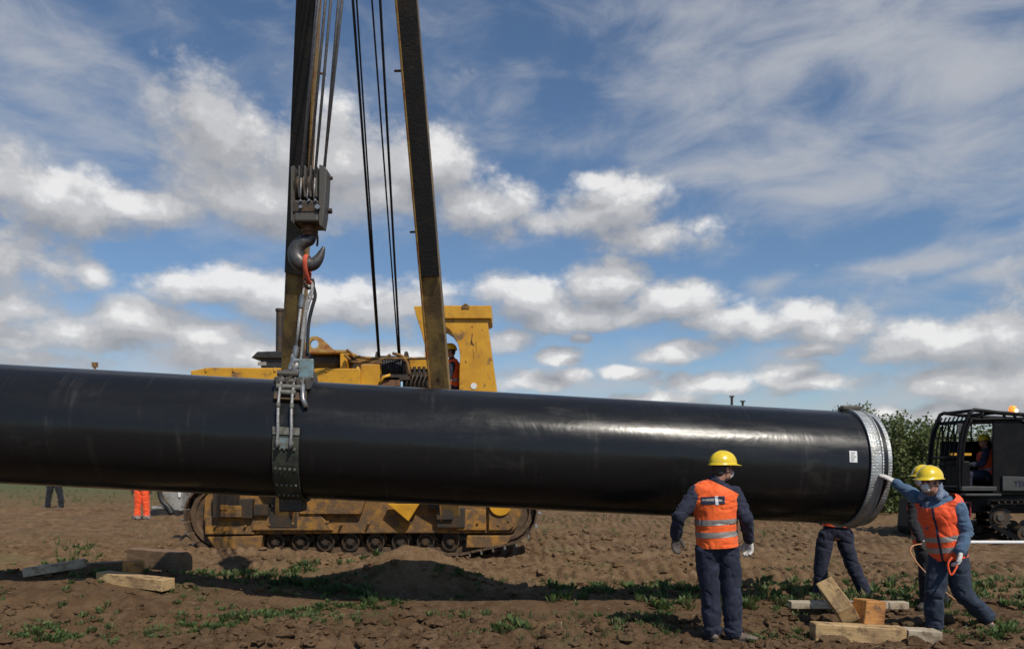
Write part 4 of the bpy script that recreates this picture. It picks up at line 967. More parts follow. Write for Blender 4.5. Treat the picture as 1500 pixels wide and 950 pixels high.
m = MB(); m.prism([EX(1388, 735), EX(1396, 735), EX(1394, 788), EX(1386, 792), EX(1384, 780)], YE - .25, YE + 1.95); m.build('dozer_blade', M['machine_black'], cc_, bevel=.01)
m = MB(); q_ = [EX(1404, 735), EX(1419, 735), EX(1419, 756), EX(1404, 756)]
for i in range(4):
    a, b_ = q_[i], q_[(i + 1) % 4]; m.beam((a[0], YE - .05, a[1]), (b_[0], YE - .05, b_[1]), .03, .03)
m.build('red_light_frame', mat('dark_red', (.22, .02, .03), .5), cc_)
pn = MB(); pn.prism([EX(1468, 697), EX(1540, 699), EX(1540, 719), EX(1468, 718)], YE - .02, YE + .05); sp_ = pn.build('side_panel', M['panel_dark'], cc_, bevel=.008)
cu = bpy.data.curves.new('lettering', 'FONT'); cu.body = 'TEC'; cu.size = .17; cu.extrude = .003
to = bpy.data.objects.new('lettering', cu); link(to); tm = bpy.data.meshes.new_from_object(to.evaluated_get(bpy.context.evaluated_depsgraph_get())); bpy.data.objects.remove(to); q_ = E(1484, 712, -.026)
tm.transform(Matrix.Translation(q_) @ Matrix.Rotation(math.pi / 2, 4, 'X')); finish('panel_lettering', tm, M['dark_print'], sp_)
m = MB(); a = E(1488, 606, .1); m.cyl(a + Vector((0, 0, 0)), a + Vector((0, 0, .04)), .09, n=16); be = m.build('beacon_base', M['machine_black'], cc_)
M['beacon'] = mat('amber_lamp', (.95, .30, .03), .2, emit=0); bn = M['beacon'].node_tree.nodes['Principled BSDF']; bn.inputs['Emission Color'].default_value = (1, .32, .05, 1); bn.inputs['Emission Strength'].default_value = .9
m = MB(); m.lathe(a + Vector((0, 0, .04)), (0, 0, 1), [(0, .08), (.09, .075), (.13, .055), (.145, .0)], 16); m.build('beacon_lens', M['beacon'], be, smooth=True)
m = MB(); m.box(E(1489, 601, .0), (.05, .02, .06)); m.build('beacon_flash', mat('lamp_core', (1, .8, .5), .3, emit=3), be)
for dy, nm in ((-.12, 'track_belt'), (1.45, 'track_belt')):
    cs = [(E(1464, 0).x, E(0, 757).z, .27), (E(1500, 0).x, .17, .16), (E(1610, 0).x, .17, .16), (E(1640, 0).x, .5, .3)]
    track_chain(cs, YE + dy, YE + dy + .45, .13, .03, .045, cc_, [M['machine_black'], M['dark_steel']], nm)
    m = MB(); c_ = E(1464, 757, dy + .1); m.lathe(c_, (0, 1, 0), [(0, .01), (-.03, .06), (0, .09), (0, .14), (.03, .16), (.03, .235), (.1, .24), (.1, .01)], 26)
    for k in range(13):
        t = k * math.tau / 13; m.box(c_ + Vector((.25 * math.cos(t), .06, .25 * math.sin(t))), (.05, .05, .05), Matrix.Rotation(-t, 3, 'Y'))
    m.build('drive_sprocket', M['dark_steel'], cc_, smooth='angle')
    m = MB(); m.lathe(c_ + Vector((0, -.03, 0)), (0, 1, 0), [(0, .01), (0, .07), (.05, .08)], 16); m.build('hub_cap', M['block'], cc_, smooth='angle')
    for px in (1500, 1528, 1556, 1584, 1610): m = MB(); q_ = E(px, 0, dy + .08); m.lathe((q_.x, q_.y, .2), (0, 1, 0), [(0, .01), (0, .06), (.02, .06), (.02, .15), (.2, .15), (.2, .01)], 18); m.build('road_roller', M['dark_steel'], cc_, smooth='angle')
a = P(1418, 797, 15.35); b_ = P(1640, 798, 15.35); m = MB(); m.cyl((a.x, a.y, bz(a.x, a.y) + .05), (b_.x, b_.y, bz(b_.x, b_.y) + .05), .035, n=12)
tag(m.build('ground_pipe', M['label_white'], smooth='angle', loc=(a.x, a.y, 0)), 'thin white pipe lying on the ground before the black machine', 'thin pipe')

# grey tipping plate gear behind the pipe at the left end of the track
Yg = 22.0
gg = root('portable_plant', P(240, 757, Yg), 'grey slanted panel with black hose on a dark skid left of pipelayer', 'site equipment')
def GG(px, py): p = P(px, py, Yg); return (p.x, p.z)
m = MB(); m.prism([GG(232, 700), GG(268, 700), GG(266, 748), GG(256, 748), GG(247, 738), GG(236, 722)], Yg, Yg + 1.0); m.build('slanted_panel', M['grey_panel'], gg, bevel=.02)
m = MB(); m.prism([GG(257, 700), GG(268, 700), GG(265, 728), GG(262, 728)], Yg - .04, Yg); m.build('bright_flap', M['label_white'], gg, bevel=.01)
m = MB(); m.prism([GG(222, 746), GG(262, 746), GG(262, 757), GG(222, 756)], Yg - .1, Yg + 1.2); m.build('skid', M['black'], gg, bevel=.02)
m = MB(); m.prism([GG(224, 741), GG(248, 741), GG(248, 745), GG(224, 745)], Yg - .1, Yg + 1.2); m.build('skid_deck', M['grey_panel'], gg, bevel=.02)
m = MB(); m.tube(spline([P(231, 700, Yg - .1), P(236, 730, Yg - .1), P(246, 742, Yg - .1), P(252, 752, Yg - .1)], 5), .07, 10); m.build('black_hose', M['black'], gg, smooth=True)
# ================================================================= people
_bm = bmesh.new(); bmesh.ops.create_icosphere(_bm, subdivisions=3, radius=1); _SV = np.array([v.co[:] for v in _bm.verts]); _SF = [tuple(v.index for v in f.verts) for f in _bm.faces]; _bm.free()
def cap(a, b, ra, rb, flat=None, ff=1.0): return ('c', Vector(a), Vector(b), ra, rb, flat, ff)
def elp(c, r, R3=None): return ('e', Vector(c), r, R3)
def blob(name, shapes, voxel, mats, parent, smooth=3, wr=0, wf=9, wst=(1, 1, 1), inflate=0, post=None, build=True):
    V = []; Fc = []; k = 0
    for s in shapes:
        if s[0] == 'c':
            _, a, b, ra, rb, flat, ff = s; d = b - a; dn = np.array(d.normalized() if d.length > 1e-6 else (0, 0, 1)); v = _SV.copy()
            if flat is not None:
                fl = np.array(Vector(flat).normalized()); v = v - np.outer(v @ fl, fl) * (1 - ff)
            t = (_SV @ dn) >= 0
            pos = np.where(t[:, None], np.array(b) + v * (rb + inflate), np.array(a) + v * (ra + inflate))
        else:
            _, c, r, R3 = s; v = _SV * (np.array(r) + inflate)
            if R3 is not None: v = v @ np.array(R3).T
            pos = v + np.array(c)
        V.append(pos); Fc += [tuple(i + k for i in f) for f in _SF]; k += len(_SV)
    me = bpy.data.meshes.new('tmp'); me.from_pydata(np.concatenate(V).tolist(), [], Fc)
    o = bpy.data.objects.new('tmp', me); link(o)
    rm = o.modifiers.new('r', 'REMESH'); rm.mode = 'VOXEL'; rm.voxel_size = voxel; rm.use_smooth_shade = True
    if smooth: sm = o.modifiers.new('s', 'SMOOTH'); sm.iterations = smooth; sm.factor = .5
    dg = bpy.context.evaluated_depsgraph_get(); out = bpy.data.meshes.new_from_object(o.evaluated_get(dg)); out.name = name
    bpy.data.objects.remove(o); bpy.data.meshes.remove(me)
    if wr:
        n = len(out.vertices); co_ = np.empty(n * 3); out.vertices.foreach_get('co', co_); co_ = co_.reshape(-1, 3); no = np.empty(n * 3); out.vertices.foreach_get('normal', no); no = no.reshape(-1, 3)
        sd = (sum(map(ord, name)) % 7) * 3.1
        q = co_ * np.array(wst) * wf
        a = fbm(q[:, 0] + q[:, 1] * .7 + sd, q[:, 2] + q[:, 1] * .4, 3, .5); b = fbm(q[:, 0] * .6 - q[:, 2] * .8 + 31, q[:, 1] + q[:, 2] * .7 + 7, 3, .5)
        dsp = (1 - np.abs(a - .5) * 5) * wr * .6 + (1 - np.abs(b - .5) * 5) * wr * .5 - wr * .4
        q2 = q * np.array([.55, .55, 1.5]); e1 = fbm(q2[:, 0] + q2[:, 1] * .6 + sd + 5, q2[:, 2] + q2[:, 0] * .5, 2, .45)
        e2 = fbm(q2[:, 0] * 1.3 - q2[:, 1] + 15, q2[:, 2] * .8 - q2[:, 1] * .6 + sd, 2, .45)
        dsp = dsp * .8 - wr * (.55 * np.exp(-((e1 - .5) / .035) ** 2) + .38 * np.exp(-((e2 - .5) / .03) ** 2)) + wr * .25
        co_ += no * dsp[:, None]; out.vertices.foreach_set('co', co_.ravel())
    if post: post(out)
    out.update()
    if not build: return out
    return finish(name, out, mats, parent, smooth=True)
def cut(me, planes):
    bm = bmesh.new(); bm.from_mesh(me)
    for c, n in planes: bmesh.ops.bisect_plane(bm, geom=bm.verts[:] + bm.edges[:] + bm.faces[:], plane_co=c, plane_no=n, clear_outer=True)
    bm.to_mesh(me); bm.free()
def push(me, d):
    bm = bmesh.new(); bm.from_mesh(me); bm.normal_update()
    for v in bm.verts: v.co += v.normal * d
    bm.to_mesh(me); bm.free()
def hand(wr, dr, pn, tside, s=1.0, curl=.5, r=.009, spread=.10):
    """wr wrist, dr direction of the hand, pn palm normal (fingers curl towards it), tside: thumb direction"""
    dr = dr.normalized(); pn = (pn - dr * pn.dot(dr)).normalized(); sd = dr.cross(pn).normalized()
    if sd.dot(tside) < 0: sd = -sd
    sh = []; pc = wr + dr * .05 * s
    R3 = Matrix((sd, dr, pn)).transposed()
    sh.append(elp(pc, (.041 * s, .052 * s, .017 * s), R3)); sh.append(cap(wr - dr * .03 * s, wr + dr * .02 * s, .027 * s, .03 * s, pn, .75))
    for k, (off, ln) in enumerate(((.030, .072), (.010, .082), (-.011, .076), (-.031, .060))):
        p = wr + dr * (.088 - abs(off) * .15) * s + sd * off * s; d = (dr + sd * off * spread * 20 * .5).normalized(); rr = r * s * (1 if k < 3 else .88)
        sh.append(cap(wr + dr * .05 * s + sd * off * .8 * s, p, rr * 1.15, rr * 1.1))
        for j, f in enumerate((.44, .32, .24)):
            an = curl * (.5 + .45 * j); d2 = (d * math.cos(an) + pn * math.sin(an)).normalized(); q = p + d2 * ln * f * s
            sh.append(cap(p, q, rr * (1.05 - .08 * j), rr * (.98 - .1 * j))); p = q; d = d2 if j == 0 else (d * .5 + d2 * .5).normalized()
    t0 = wr + dr * .022 * s + sd * .026 * s; t1 = t0 + (dr * .6 + sd * .8 + pn * .15).normalized() * .042 * s; t2 = t1 + (dr * .85 + sd * .35 + pn * .35).normalized() * .032 * s; t3 = t2 + (dr * .9 + pn * .45).normalized() * .024 * s
    sh += [cap(t0, t1, r * 1.45 * s, r * 1.2 * s), cap(t1, t2, r * 1.2 * s, r * 1.1 * s), cap(t2, t3, r * 1.1 * s, r * .9 * s)]
    return sh
def head_shapes(hc, f, u, neck, s=1.0):
    f = (f - u * f.dot(u)).normalized(); sd = f.cross(u).normalized(); R3 = Matrix((sd, f, u)).transposed(); H_ = lambda x, y, z: hc + (sd * x + f * y + u * z) * s
    sh = [elp(H_(0, -.012, .03), (.076 * s, .096 * s, .088 * s), R3), elp(H_(0, .018, -.045), (.060 * s, .070 * s, .072 * s), R3), elp(H_(0, .062, -.090), (.026 * s, .022 * s, .018 * s), R3),
          cap(H_(0, .088, .012), H_(0, .106, -.026), .009 * s, .014 * s), elp(H_(0, .082, -.062), (.024 * s, .012 * s, .009 * s), R3), elp(H_(0, .084, .022), (.045 * s, .014 * s, .010 * s), R3)]
    for k in (-1, 1): sh.append(elp(H_(.076 * k, -.008, -.012), (.009 * s, .017 * s, .030 * s), R3)); sh.append(elp(H_(.04 * k, .062, -.03), (.024 * s, .022 * s, .024 * s), R3))
    sh.append(cap(neck, H_(0, -.02, -.05), .060 * s, .056 * s)); return sh, H_, R3
def helmet(hc, f, u, parent, s=1.0, matn='helmet'):
    f = (f - u * f.dot(u)).normalized(); sd = f.cross(u).normalized(); H_ = lambda x, y, z: hc + (sd * x + f * y + u * z) * s
    m = MB(); nA = 40; rows = 12
    for j in range(rows + 1):
        ph = (math.pi / 2) * j / rows
        for i in range(nA):
            a = math.tau * i / nA; cr = math.cos(ph) ** .85; rx_, ry_ = .118 * cr, .140 * cr; z = .045 + .122 * math.sin(ph)
            x = rx_ * math.cos(a); y = ry_ * math.sin(a)
            ridge = .008 * math.exp(-(x / .022) ** 2) * (math.sin(ph) ** .5) + .004 * math.exp(-((abs(x) - .05) / .012) ** 2) * math.sin(ph)
            m.v.append(tuple(H_(x, y, z + ridge)))
    for j in range(rows):
        for i in range(nA): k = (i + 1) % nA; m.f.append((j * nA + i, j * nA + k, (j + 1) * nA + k, (j + 1) * nA + i)); m.m.append(0)
    n0 = len(m.v)   # brim
    for i in range(nA):
        a = math.tau * i / nA; fr = max(0, math.sin(a)) ** 2; ex = .016 + .045 * fr
        m.v.append(tuple(H_((.118 + ex * .7) * math.cos(a), (.140 + ex) * math.sin(a), .037 - .010 * fr)))
    for i in range(nA): k = (i + 1) % nA; m.f.append((i, n0 + i, n0 + k, k)); m.m.append(0)
    o = m.build('helmet', M[matn], parent, smooth=True); sm = o.modifiers.new('solid', 'SOLIDIFY'); sm.thickness = .005; return o
def boot(name, ank, toe_dir, parent, matn, s=1.0, kn=None):
    t = Vector(toe_dir).normalized(); sd = t.cross(Vector((0, 0, 1))).normalized(); u = sd.cross(t).normalized()
    a = Vector(ank); z = -.075 * s
    sh = [cap(a + ((kn - a).normalized() if kn is not None else Vector((0, 0, 1))) * .12 * s, a, .058 * s, .053 * s), cap(a - t * .035 * s + u * z * .65, a + t * .10 * s + u * z * .62, .042 * s, .046 * s, u, .85), cap(a + t * .10 * s + u * (z * .62), a + t * .165 * s + u * z * .78, .047 * s, .042 * s, u, .72)]
    b_ = blob(name, sh, .010, M[matn], parent, 2)
    m = MB(); n = 18; vs = []
    for zz in (z - .03 * s, z * .86):
        for i in range(n):
            q = math.tau * i / n; r_ = .05 * s * (1 + .12 * math.sin(q)); x = .065 * s + .135 * s * math.cos(q); vs.append(a + t * x + sd * r_ * math.sin(q) + u * (zz - 0))
    m.add(vs, [(i, (i + 1) % n, n + (i + 1) % n, n + i) for i in range(n)] + [tuple(range(n))[::-1], tuple(range(n, 2 * n))]); m.build('sole', M['boot_dark'], b_)
    return b_
def person(label, J, face, s=1.0, group=None, jacket='navy', trousers='navy', vest='orange', gloves=('glove_dark', 'glove_dark'), boots='boot', boot_dirs=None, head_up=Vector((0, 0, 1)), bodyf=None, hands=None,
           vest_hem=None, stripes=(.28, .46), open_front=False, full=True, voxel=.012, mask=False, hood=False, chest_w=1.0, cuff_up=0, cat='person', hel='helmet'):
    J = {k: Vector(v) for k, v in J.items()}; bf = Vector(bodyf or face).normalized()
    gx_ = (J['ankL'] + J['ankR']) / 2; base = Vector((gx_.x, gx_.y, min(J['ankL'].z, J['ankR'].z) - .1))
    t = root('person', base, label, cat, group)
    up = (J['chest'] - J['pelvis']).normalized(); bf = (bf - up * bf.dot(up)).normalized(); sd = bf.cross(up).normalized(); R3 = Matrix((sd, bf, up)).transposed()
    hs, H_, HR = head_shapes(J['head'], Vector(face), head_up, J['neck'], s)
    pe, ch, ne = J['pelvis'], J['chest'], J['neck']
    torso = [elp(ch, (.178 * s * chest_w, .118 * s, .17 * s), R3), cap(pe.lerp(ch, .25), ch, .135 * s, .15 * s, bf, .80), elp(pe, (.158 * s, .115 * s, .13 * s), R3), cap(J['shL'] * .72 + J['shR'] * .28, J['shR'] * .72 + J['shL'] * .28, .082 * s, .082 * s, bf, .95), cap(ch, ne, .10 * s, .062 * s, bf, .9)]
    arms = {}
    for q in 'LR':
        arms[q] = [cap(J['sh' + q], J['el' + q], .056 * s, .045 * s), cap(J['el' + q], J['wr' + q], .043 * s, .030 * s)]
    legs = {}
    for q in 'LR':
        hip = J['hip' + q]; kn = J['kn' + q]; an = J['ank' + q]
        legs[q] = [cap(hip, kn, .085 * s, .060 * s), cap(kn, kn.lerp(an, .35), .056 * s, .058 * s), cap(kn.lerp(an, .35), an, .058 * s, .038 * s)]
    hds = {}
    for q in 'LR':
        hd = (hands or {}).get(q) or {}; d = (J['wr' + q] - J['el' + q]).normalized(); dr = Vector(hd.get('dir', d)); out = sd * (1 if q == 'R' else -1)
        pn = Vector(hd.get('pn', -out)); th = Vector(hd.get('thumb', bf))
        hds[q] = (J['wr' + q], dr, pn, th, hd.get('curl', .45))
    foot = []
    for i, q in enumerate('LR'):
        bd = Vector((boot_dirs or {}).get(q, bf)); an = J['ank' + q]; tn = bd.normalized(); uu = tn.cross(Vector((0, 0, 1))).normalized().cross(tn).normalized(); foot.append(cap(an, an + tn * .12 * s - uu * .048 * s, .029 * s, .020 * s))
    body = hs + torso + arms['L'] + arms['R'] + legs['L'] + legs['R'] + foot
    for q in 'LR': body += hand(hds[q][0], hds[q][1], hds[q][2], hds[q][3], s, hds[q][4], .0085)
    blob('body', body, .009 if full else .014, M['skin'], t, 1)
    # clothes
    tr = [elp(pe + up * .02, (.178 * s, .135 * s, .15 * s), R3)]
    for q in 'LR':
        hip, kn, an = J['hip' + q], J['kn' + q], J['ank' + q]; ex = an.lerp(kn, cuff_up)
        tr += [cap(hip, kn, .115 * s, .09 * s), cap(kn, kn.lerp(an, .5), .088 * s, .084 * s), cap(kn.lerp(an, .5), ex, .084 * s, .080 * s)]
        tr.append(elp(ex + Vector((0, 0, .015)), (.088 * s, .088 * s, .03 * s)))
    blob('trousers', tr, voxel, M[trousers], t, 1, wr=.020, wf=5.5, wst=(1.3, 1.3, .75))
    jk = [elp(ch, (.195 * s * chest_w, .138 * s, .19 * s), R3), cap(pe.lerp(ch, .1), ch, .155 * s, .165 * s, bf, .82), cap(J['shL'] * .72 + J['shR'] * .28, J['shR'] * .72 + J['shL'] * .28, .096 * s, .096 * s, bf, .95), cap(ch, ne - up * .01, .11 * s, .078 * s, bf, .95)]
    for q in 'LR':
        d = (J['wr' + q] - J['el' + q]); cuff = J['el' + q] + d * .93
        jk += [cap(J['sh' + q], J['el' + q], .078 * s, .062 * s), cap(J['el' + q], cuff, .062 * s, .048 * s)]
    blob('jacket', jk, voxel, M[jacket], t, 1, wr=.016, wf=8, wst=(1, 1, 1.2))
    if vest:
        hem = vest_hem if vest_hem is not None else -.02
        vsh = [elp(ch, (.195 * s * chest_w, .138 * s, .19 * s), R3), cap(pe.lerp(ch, .0) - up * .12, ch, .166 * s * chest_w, .168 * s * chest_w, bf, .86), cap(J['shL'] * .80 + J['shR'] * .20, J['shR'] * .80 + J['shL'] * .20, .096 * s, .096 * s, bf, .95), cap(ch, ne.lerp(ch, .25), .115 * s, .09 * s, bf, .95)]
        Lt = (ne - pe).length
        vm_ = blob('vest', vsh, .009, None, None, 1, wr=.014, wf=5, wst=(1.3, 1.3, .8), inflate=.030 * s, build=False)
        pl_ = [(pe + up * hem, -up), (ne - up * .015, (ne - J['head']).normalized() * -1 if True else up)]
        for q, sg_ in (('L', -1), ('R', 1)):
            shp = J['sh' + q]; dn = (sd * sg_ + up * .12).normalized() if (J['shR'] - J['shL']).dot(sd) > 0 else (sd * -sg_ + up * .12).normalized()
            pl_.append((shp + dn * .078 * s, dn))
        cut(vm_, pl_)
        base_vm = vm_.copy(); vo_ = finish('vest', vm_, M[vest], t, smooth=True)
        for k, f_ in enumerate(stripes):
            c0 = pe + up * (hem + (Lt - hem) * f_)
            sm_ = base_vm.copy(); cut(sm_, [(c0, -up), (c0 + up * .052 * s, up)]); push(sm_, .003); finish('reflective_strip', sm_, M['reflect'], vo_, smooth=True)
        if open_front:
            zm = base_vm.copy(); mid = ch; cut(zm, [(mid - sd * .011, -sd), (mid + sd * .011, sd), (mid, -bf)]); push(zm, .005); finish('zip_band', zm, M['dark_print'], vo_, smooth=True)
        t['_tmp'] = 1; del t['_tmp']
    else: base_vm = None; vo_ = None
    for i, q in enumerate('LR'):
        g = gloves[i]
        if g: blob('glove', hand(hds[q][0], hds[q][1], hds[q][2], hds[q][3], s * 1.01, hds[q][4], .0122), .006 if full else .01, M[g], t, 1, inflate=.0045)
        boot('boot', J['ank' + q], (boot_dirs or {}).get(q, bf), t, boots, s * 1.08, J['kn' + q])
    helmet(J['head'] + head_up * .0, Vector(face), head_up, t, s, hel)
    for k in (-1, 1): m = MB(); m.lathe(H_(.031 * k, .082, .008), HR @ Vector((0, 1, 0)), [(-.01, .001), (-.008, .009), (0, .011), (.005, .007), (.006, .0)], 10); m.build('eye', M['eye'], t, smooth=True)
    blob('hair', [elp(H_(0, -.022, .018), (.080 * s, .094 * s, .080 * s), HR), elp(H_(0, -.055, -.03), (.066 * s, .052 * s, .05 * s), HR)], .010, M['hair'], t, 1)
    if mask: blob('face_mask', [elp(H_(0, .082, -.045), (.043 * s, .040 * s, .043 * s), HR), elp(H_(0, .062, -.072), (.040 * s, .038 * s, .030 * s), HR)], .008, M['mask'], t, 2)
    if hood: blob('hood', [elp(H_(0, -.10, -.125), (.13 * s, .08 * s, .06 * s), HR), cap(H_(-.09, .0, -.155), H_(-.075, -.07, -.10), .030, .040), cap(H_(.09, .0, -.155), H_(.075, -.07, -.10), .030, .040), elp(H_(0, -.085, -.045), (.082 * s, .05 * s, .085 * s), HR)], .010, M['hood'], t, 2, wr=.008, wf=14)
    return t, base_vm, vo_, dict(pe=pe, up=up, bf=bf, sd=sd, ch=ch, ne=ne)
def Jp(Y0, d):   # pixel joints -> metres at the given distance
    return {k: P(v[0], v[1], Y0 + (v[2] if len(v) > 2 else 0)) for k, v in d.items()}

# -- worker seen from behind
g0 = Y1 = 7.28
J1 = Jp(Y1, dict(head=(1059, 686), neck=(1049, 706), chest=(1047, 735), pelvis=(1051, 797), shL=(1021, 722, 0), shR=(1076, 723, 0), elL=(994, 756, -.08), wrL=(990, 785, .05), elR=(1092, 759, -.10), wrR=(1098, 791, .06),
                 hipL=(1036, 806), hipR=(1066, 806), knL=(1040, 865, .03), knR=(1072, 866, .0), ankL=(1044, 922, .02), ankR=(1075, 924, -.02)))
t1, vm1, vo1, fr = person('worker in orange vest and yellow helmet seen from behind, standing before pipe', J1, (.88, .42, -.12), 1.02, bodyf=(.12, 1, 0), boot_dirs={'L': (-.1, 1, 0), 'R': (1, -.25, 0)}, voxel=.010, gloves=('glove_dark', 'glove_white'),
    hands={'L': dict(dir=(-.02, .05, -1), pn=(.4, -1, 0), thumb=(1, .3, 0), curl=.5), 'R': dict(dir=(.02, 0, -1), pn=(-.9, -.5, 0), thumb=(-.3, 1, 0), curl=.8)}, vest_hem=-.02, stripes=(.165, .355), mask=True)
# back print on the vest
up, sd_, bf_ = fr['up'], fr['sd'], fr['bf']
def patch_on(vm, c, wid, hgt, d, mt_, parent, name, off=.004):
    p = vm.copy(); cut(p, [(c - sd_ * wid / 2, -sd_), (c + sd_ * wid / 2, sd_), (c - up * hgt / 2, -up), (c + up * hgt / 2, up), (fr['ch'], bf_)]); push(p, off); return finish(name, p, M[mt_], parent, smooth=True)
cpt = P(1041, 731, Y1); pr = patch_on(vm1, cpt, .215, .072, 0, 'dark_print', vo1, 'back_print')
patch_on(vm1, P(1046, 731, Y1), .028, .085, 0, 'white_print', pr, 'print_mark', .006)
for k, (dx, w_) in enumerate(((-13, .022), (-9.6, .018), (-6.6, .02), (-3.2, .02), (-.2, .018), (10, .03))): patch_on(vm1, P(1041 + dx, 730.5, Y1), w_, .022, 0, 'reflect', pr, 'print_letter', .006)

# -- worker in blue reaching for the collar
Y2 = 7.62
hp_ = P(1303, 696, 8.02)
J2 = Jp(Y2, dict(head=(1362, 706, -.02), neck=(1371, 726, .02), chest=(1376, 754), pelvis=(1388, 812, .0), shR=(1352, 735, .16), shL=(1402, 741, -.12), elR=(1334, 722, .28), wrR=(1311, 706, .40), elL=(1416, 779, -.16), wrL=(1406, 808, -.22),
                 hipR=(1376, 820, .04), hipL=(1400, 820, -.04), knR=(1369, 868, -.02), knL=(1409, 868, -.04), ankR=(1368, 921, .02), ankL=(1446, 903, .05)))
t2, vm2, vo2, fr2 = person('worker in blue denim and orange vest striding, one hand on the collar', J2, (-.85, -.50, -.15), 1.0, bodyf=(-.72, -.68, -.1), jacket='blue_cloth', trousers='jeans', vest='red_orange', gloves=('glove_white', 'glove_white'),
    boot_dirs={'R': (-.6, -.8, 0), 'L': (.25, -.75, -.5)}, hands={'R': dict(dir=(-.7, .55, .55), pn=(-.7, .7, -.1), thumb=(-.2, 0, 1), curl=.18), 'L': dict(dir=(-.15, -.1, -1), pn=(-1, .3, 0), thumb=(-.3, -1, 0), curl=.9)}, vest_hem=-.03, stripes=(.13, .30), voxel=.010, open_front=True, chest_w=.9, cuff_up=.06, mask=True, hood=True, boots='boot')
m = MB(); q_ = J2['wrL'] + Vector((-.03, -.02, -.10)); m.tube(spline([q_ + Vector((-.06, 0, .05)), q_ + Vector((-.10, 0, -.02)), q_ + Vector((-.08, -.02, -.12)), q_ + Vector((-.03, -.02, -.05)), q_], 5), .013, 8, flat=.7)
tag(m.build('tag_strap', M['red_orange'], smooth=True, loc=q_), 'short glowing orange strap held in the white glove of the striding worker', 'strap')

# -- worker behind him
Y3 = 8.85
J3 = Jp(Y3, dict(head=(1352, 700, .0), neck=(1357, 718), chest=(1356, 744), pelvis=(1362, 795), shR=(1340, 730, .05), shL=(1375, 731, .0), elR=(1338, 765, -.08), wrR=(1350, 792, -.25), elL=(1385, 766), wrL=(1383, 795, -.1),
                 hipR=(1354, 803), hipL=(1370, 803), knR=(1357, 842, -.05), knL=(1374, 843, .05), ankR=(1358, 878), ankL=(1378, 879, .1)))
t3, *_ = person('worker half hidden behind the striding man, gripping a thin orange rope', J3, (-.9, -.35, -.2), .93, bodyf=(-.8, -.55, 0), jacket='black_cloth', trousers='black_cloth', vest='red_orange', gloves=('glove_dark', 'glove_white'), boots='boot_dark', mask=True, stripes=(.12, .34),
    hands={'R': dict(dir=(.3, -.5, -.8), pn=(1, 0, 0), thumb=(0, -1, .5), curl=.9)})
m = MB(); rp = [P(1350, 796, 8.55), P(1337, 799, 8.4), P(1334, 808, 8.35), P(1342, 822, 8.3), P(1356, 838, 8.2), P(1380, 862, 8.0), P(1400, 878, 7.95), P(1424, 890, 7.9)]
rp[-1].z = max(rp[-1].z, gz(rp[-1].x, rp[-1].y) + .01)
m.tube(spline(rp, 6), .0065, 6); tag(m.build('guide_rope', M['orange_rope'], smooth=True, loc=rp[0]), 'thin pale orange rope drooping from the hidden worker\'s hand to the ground', 'rope')

# -- legs under the pipe
Y4 = 9.95
J4 = Jp(Y4, dict(head=(1228, 676), neck=(1228, 698), chest=(1228, 722), pelvis=(1224, 778), shL=(1203, 705), shR=(1252, 705), elL=(1193, 735), elR=(1262, 735), wrL=(1200, 752, -.1), wrR=(1258, 752, -.1), hipL=(1211, 784), hipR=(1236, 784), knL=(1203, 828), knR=(1249, 828, -.05), ankL=(1200, 871), ankR=(1268, 869, -.1)))
J4 = {k: v for k, v in J4.items()}
person('worker hidden behind the pipe end, dark trousers apart under the pipe', J4, (.2, -1, 0), .98, bodyf=(.15, -1, 0), gloves=('glove_dark', 'glove_dark'), boots='boot_dark', boot_dirs={'L': (-.3, -1, 0), 'R': (.5, -1, 0)}, trousers='navy', vest='red_orange', vest_hem=.07, full=False, voxel=.012)
# -- two distant men whose legs show below the pipe
Y5 = 25.0
def simple(px, Y, wpx=12, zt=1.72):
    s_ = F / Y; f_ = HY + s_ * (CZ - bz((px - CX) / s_, Y)); z = lambda h: f_ - h * s_; k = s_
    return Jp(Y, dict(head=(px, z(1.62)), neck=(px, z(1.46)), chest=(px, z(1.26)), pelvis=(px, z(.94)), shL=(px - .19 * k, z(1.40)), shR=(px + .19 * k, z(1.40)), elL=(px - .26 * k, z(1.12)), elR=(px + .26 * k, z(1.12)), wrL=(px - .24 * k, z(.9)), wrR=(px + .24 * k, z(.9)),
                      hipL=(px - .09 * k, z(.88)), hipR=(px + .09 * k, z(.88)), knL=(px - wpx * .42, z(.49)), knR=(px + wpx * .42, z(.49)), ankL=(px - wpx * .5, z(.12)), ankR=(px + wpx * .5, z(.12))))
person('distant man in dark navy trousers, feet apart, below the pipe at far left', simple(80, 25.0, 20), (0, -1, 0), 1.0, trousers='black_cloth', boots='boot_dark', full=False, voxel=.016, boot_dirs={'L': (-.7, -1, 0), 'R': (-.4, -1, 0)})
tt, *_ = person('man in bright orange high visibility trousers below the pipe at left', simple(208, 20.3, 14), (0, -1, 0), 1.0, trousers='red_orange', jacket='orange', boots='boot_dark', full=False, voxel=.014, boot_dirs={'L': (-.2, -1, 0), 'R': (.3, -1, 0)})
for q, px in (('L', 201), ('R', 215)):
    c_ = P(px, 757, 20.3); m = MB(); m.cyl(c_ + Vector((0, 0, -.04)), c_ + Vector((0, 0, .05)), .098, n=20, cap=False); m.build('ankle_band', M['reflect'], tt, smooth=True)
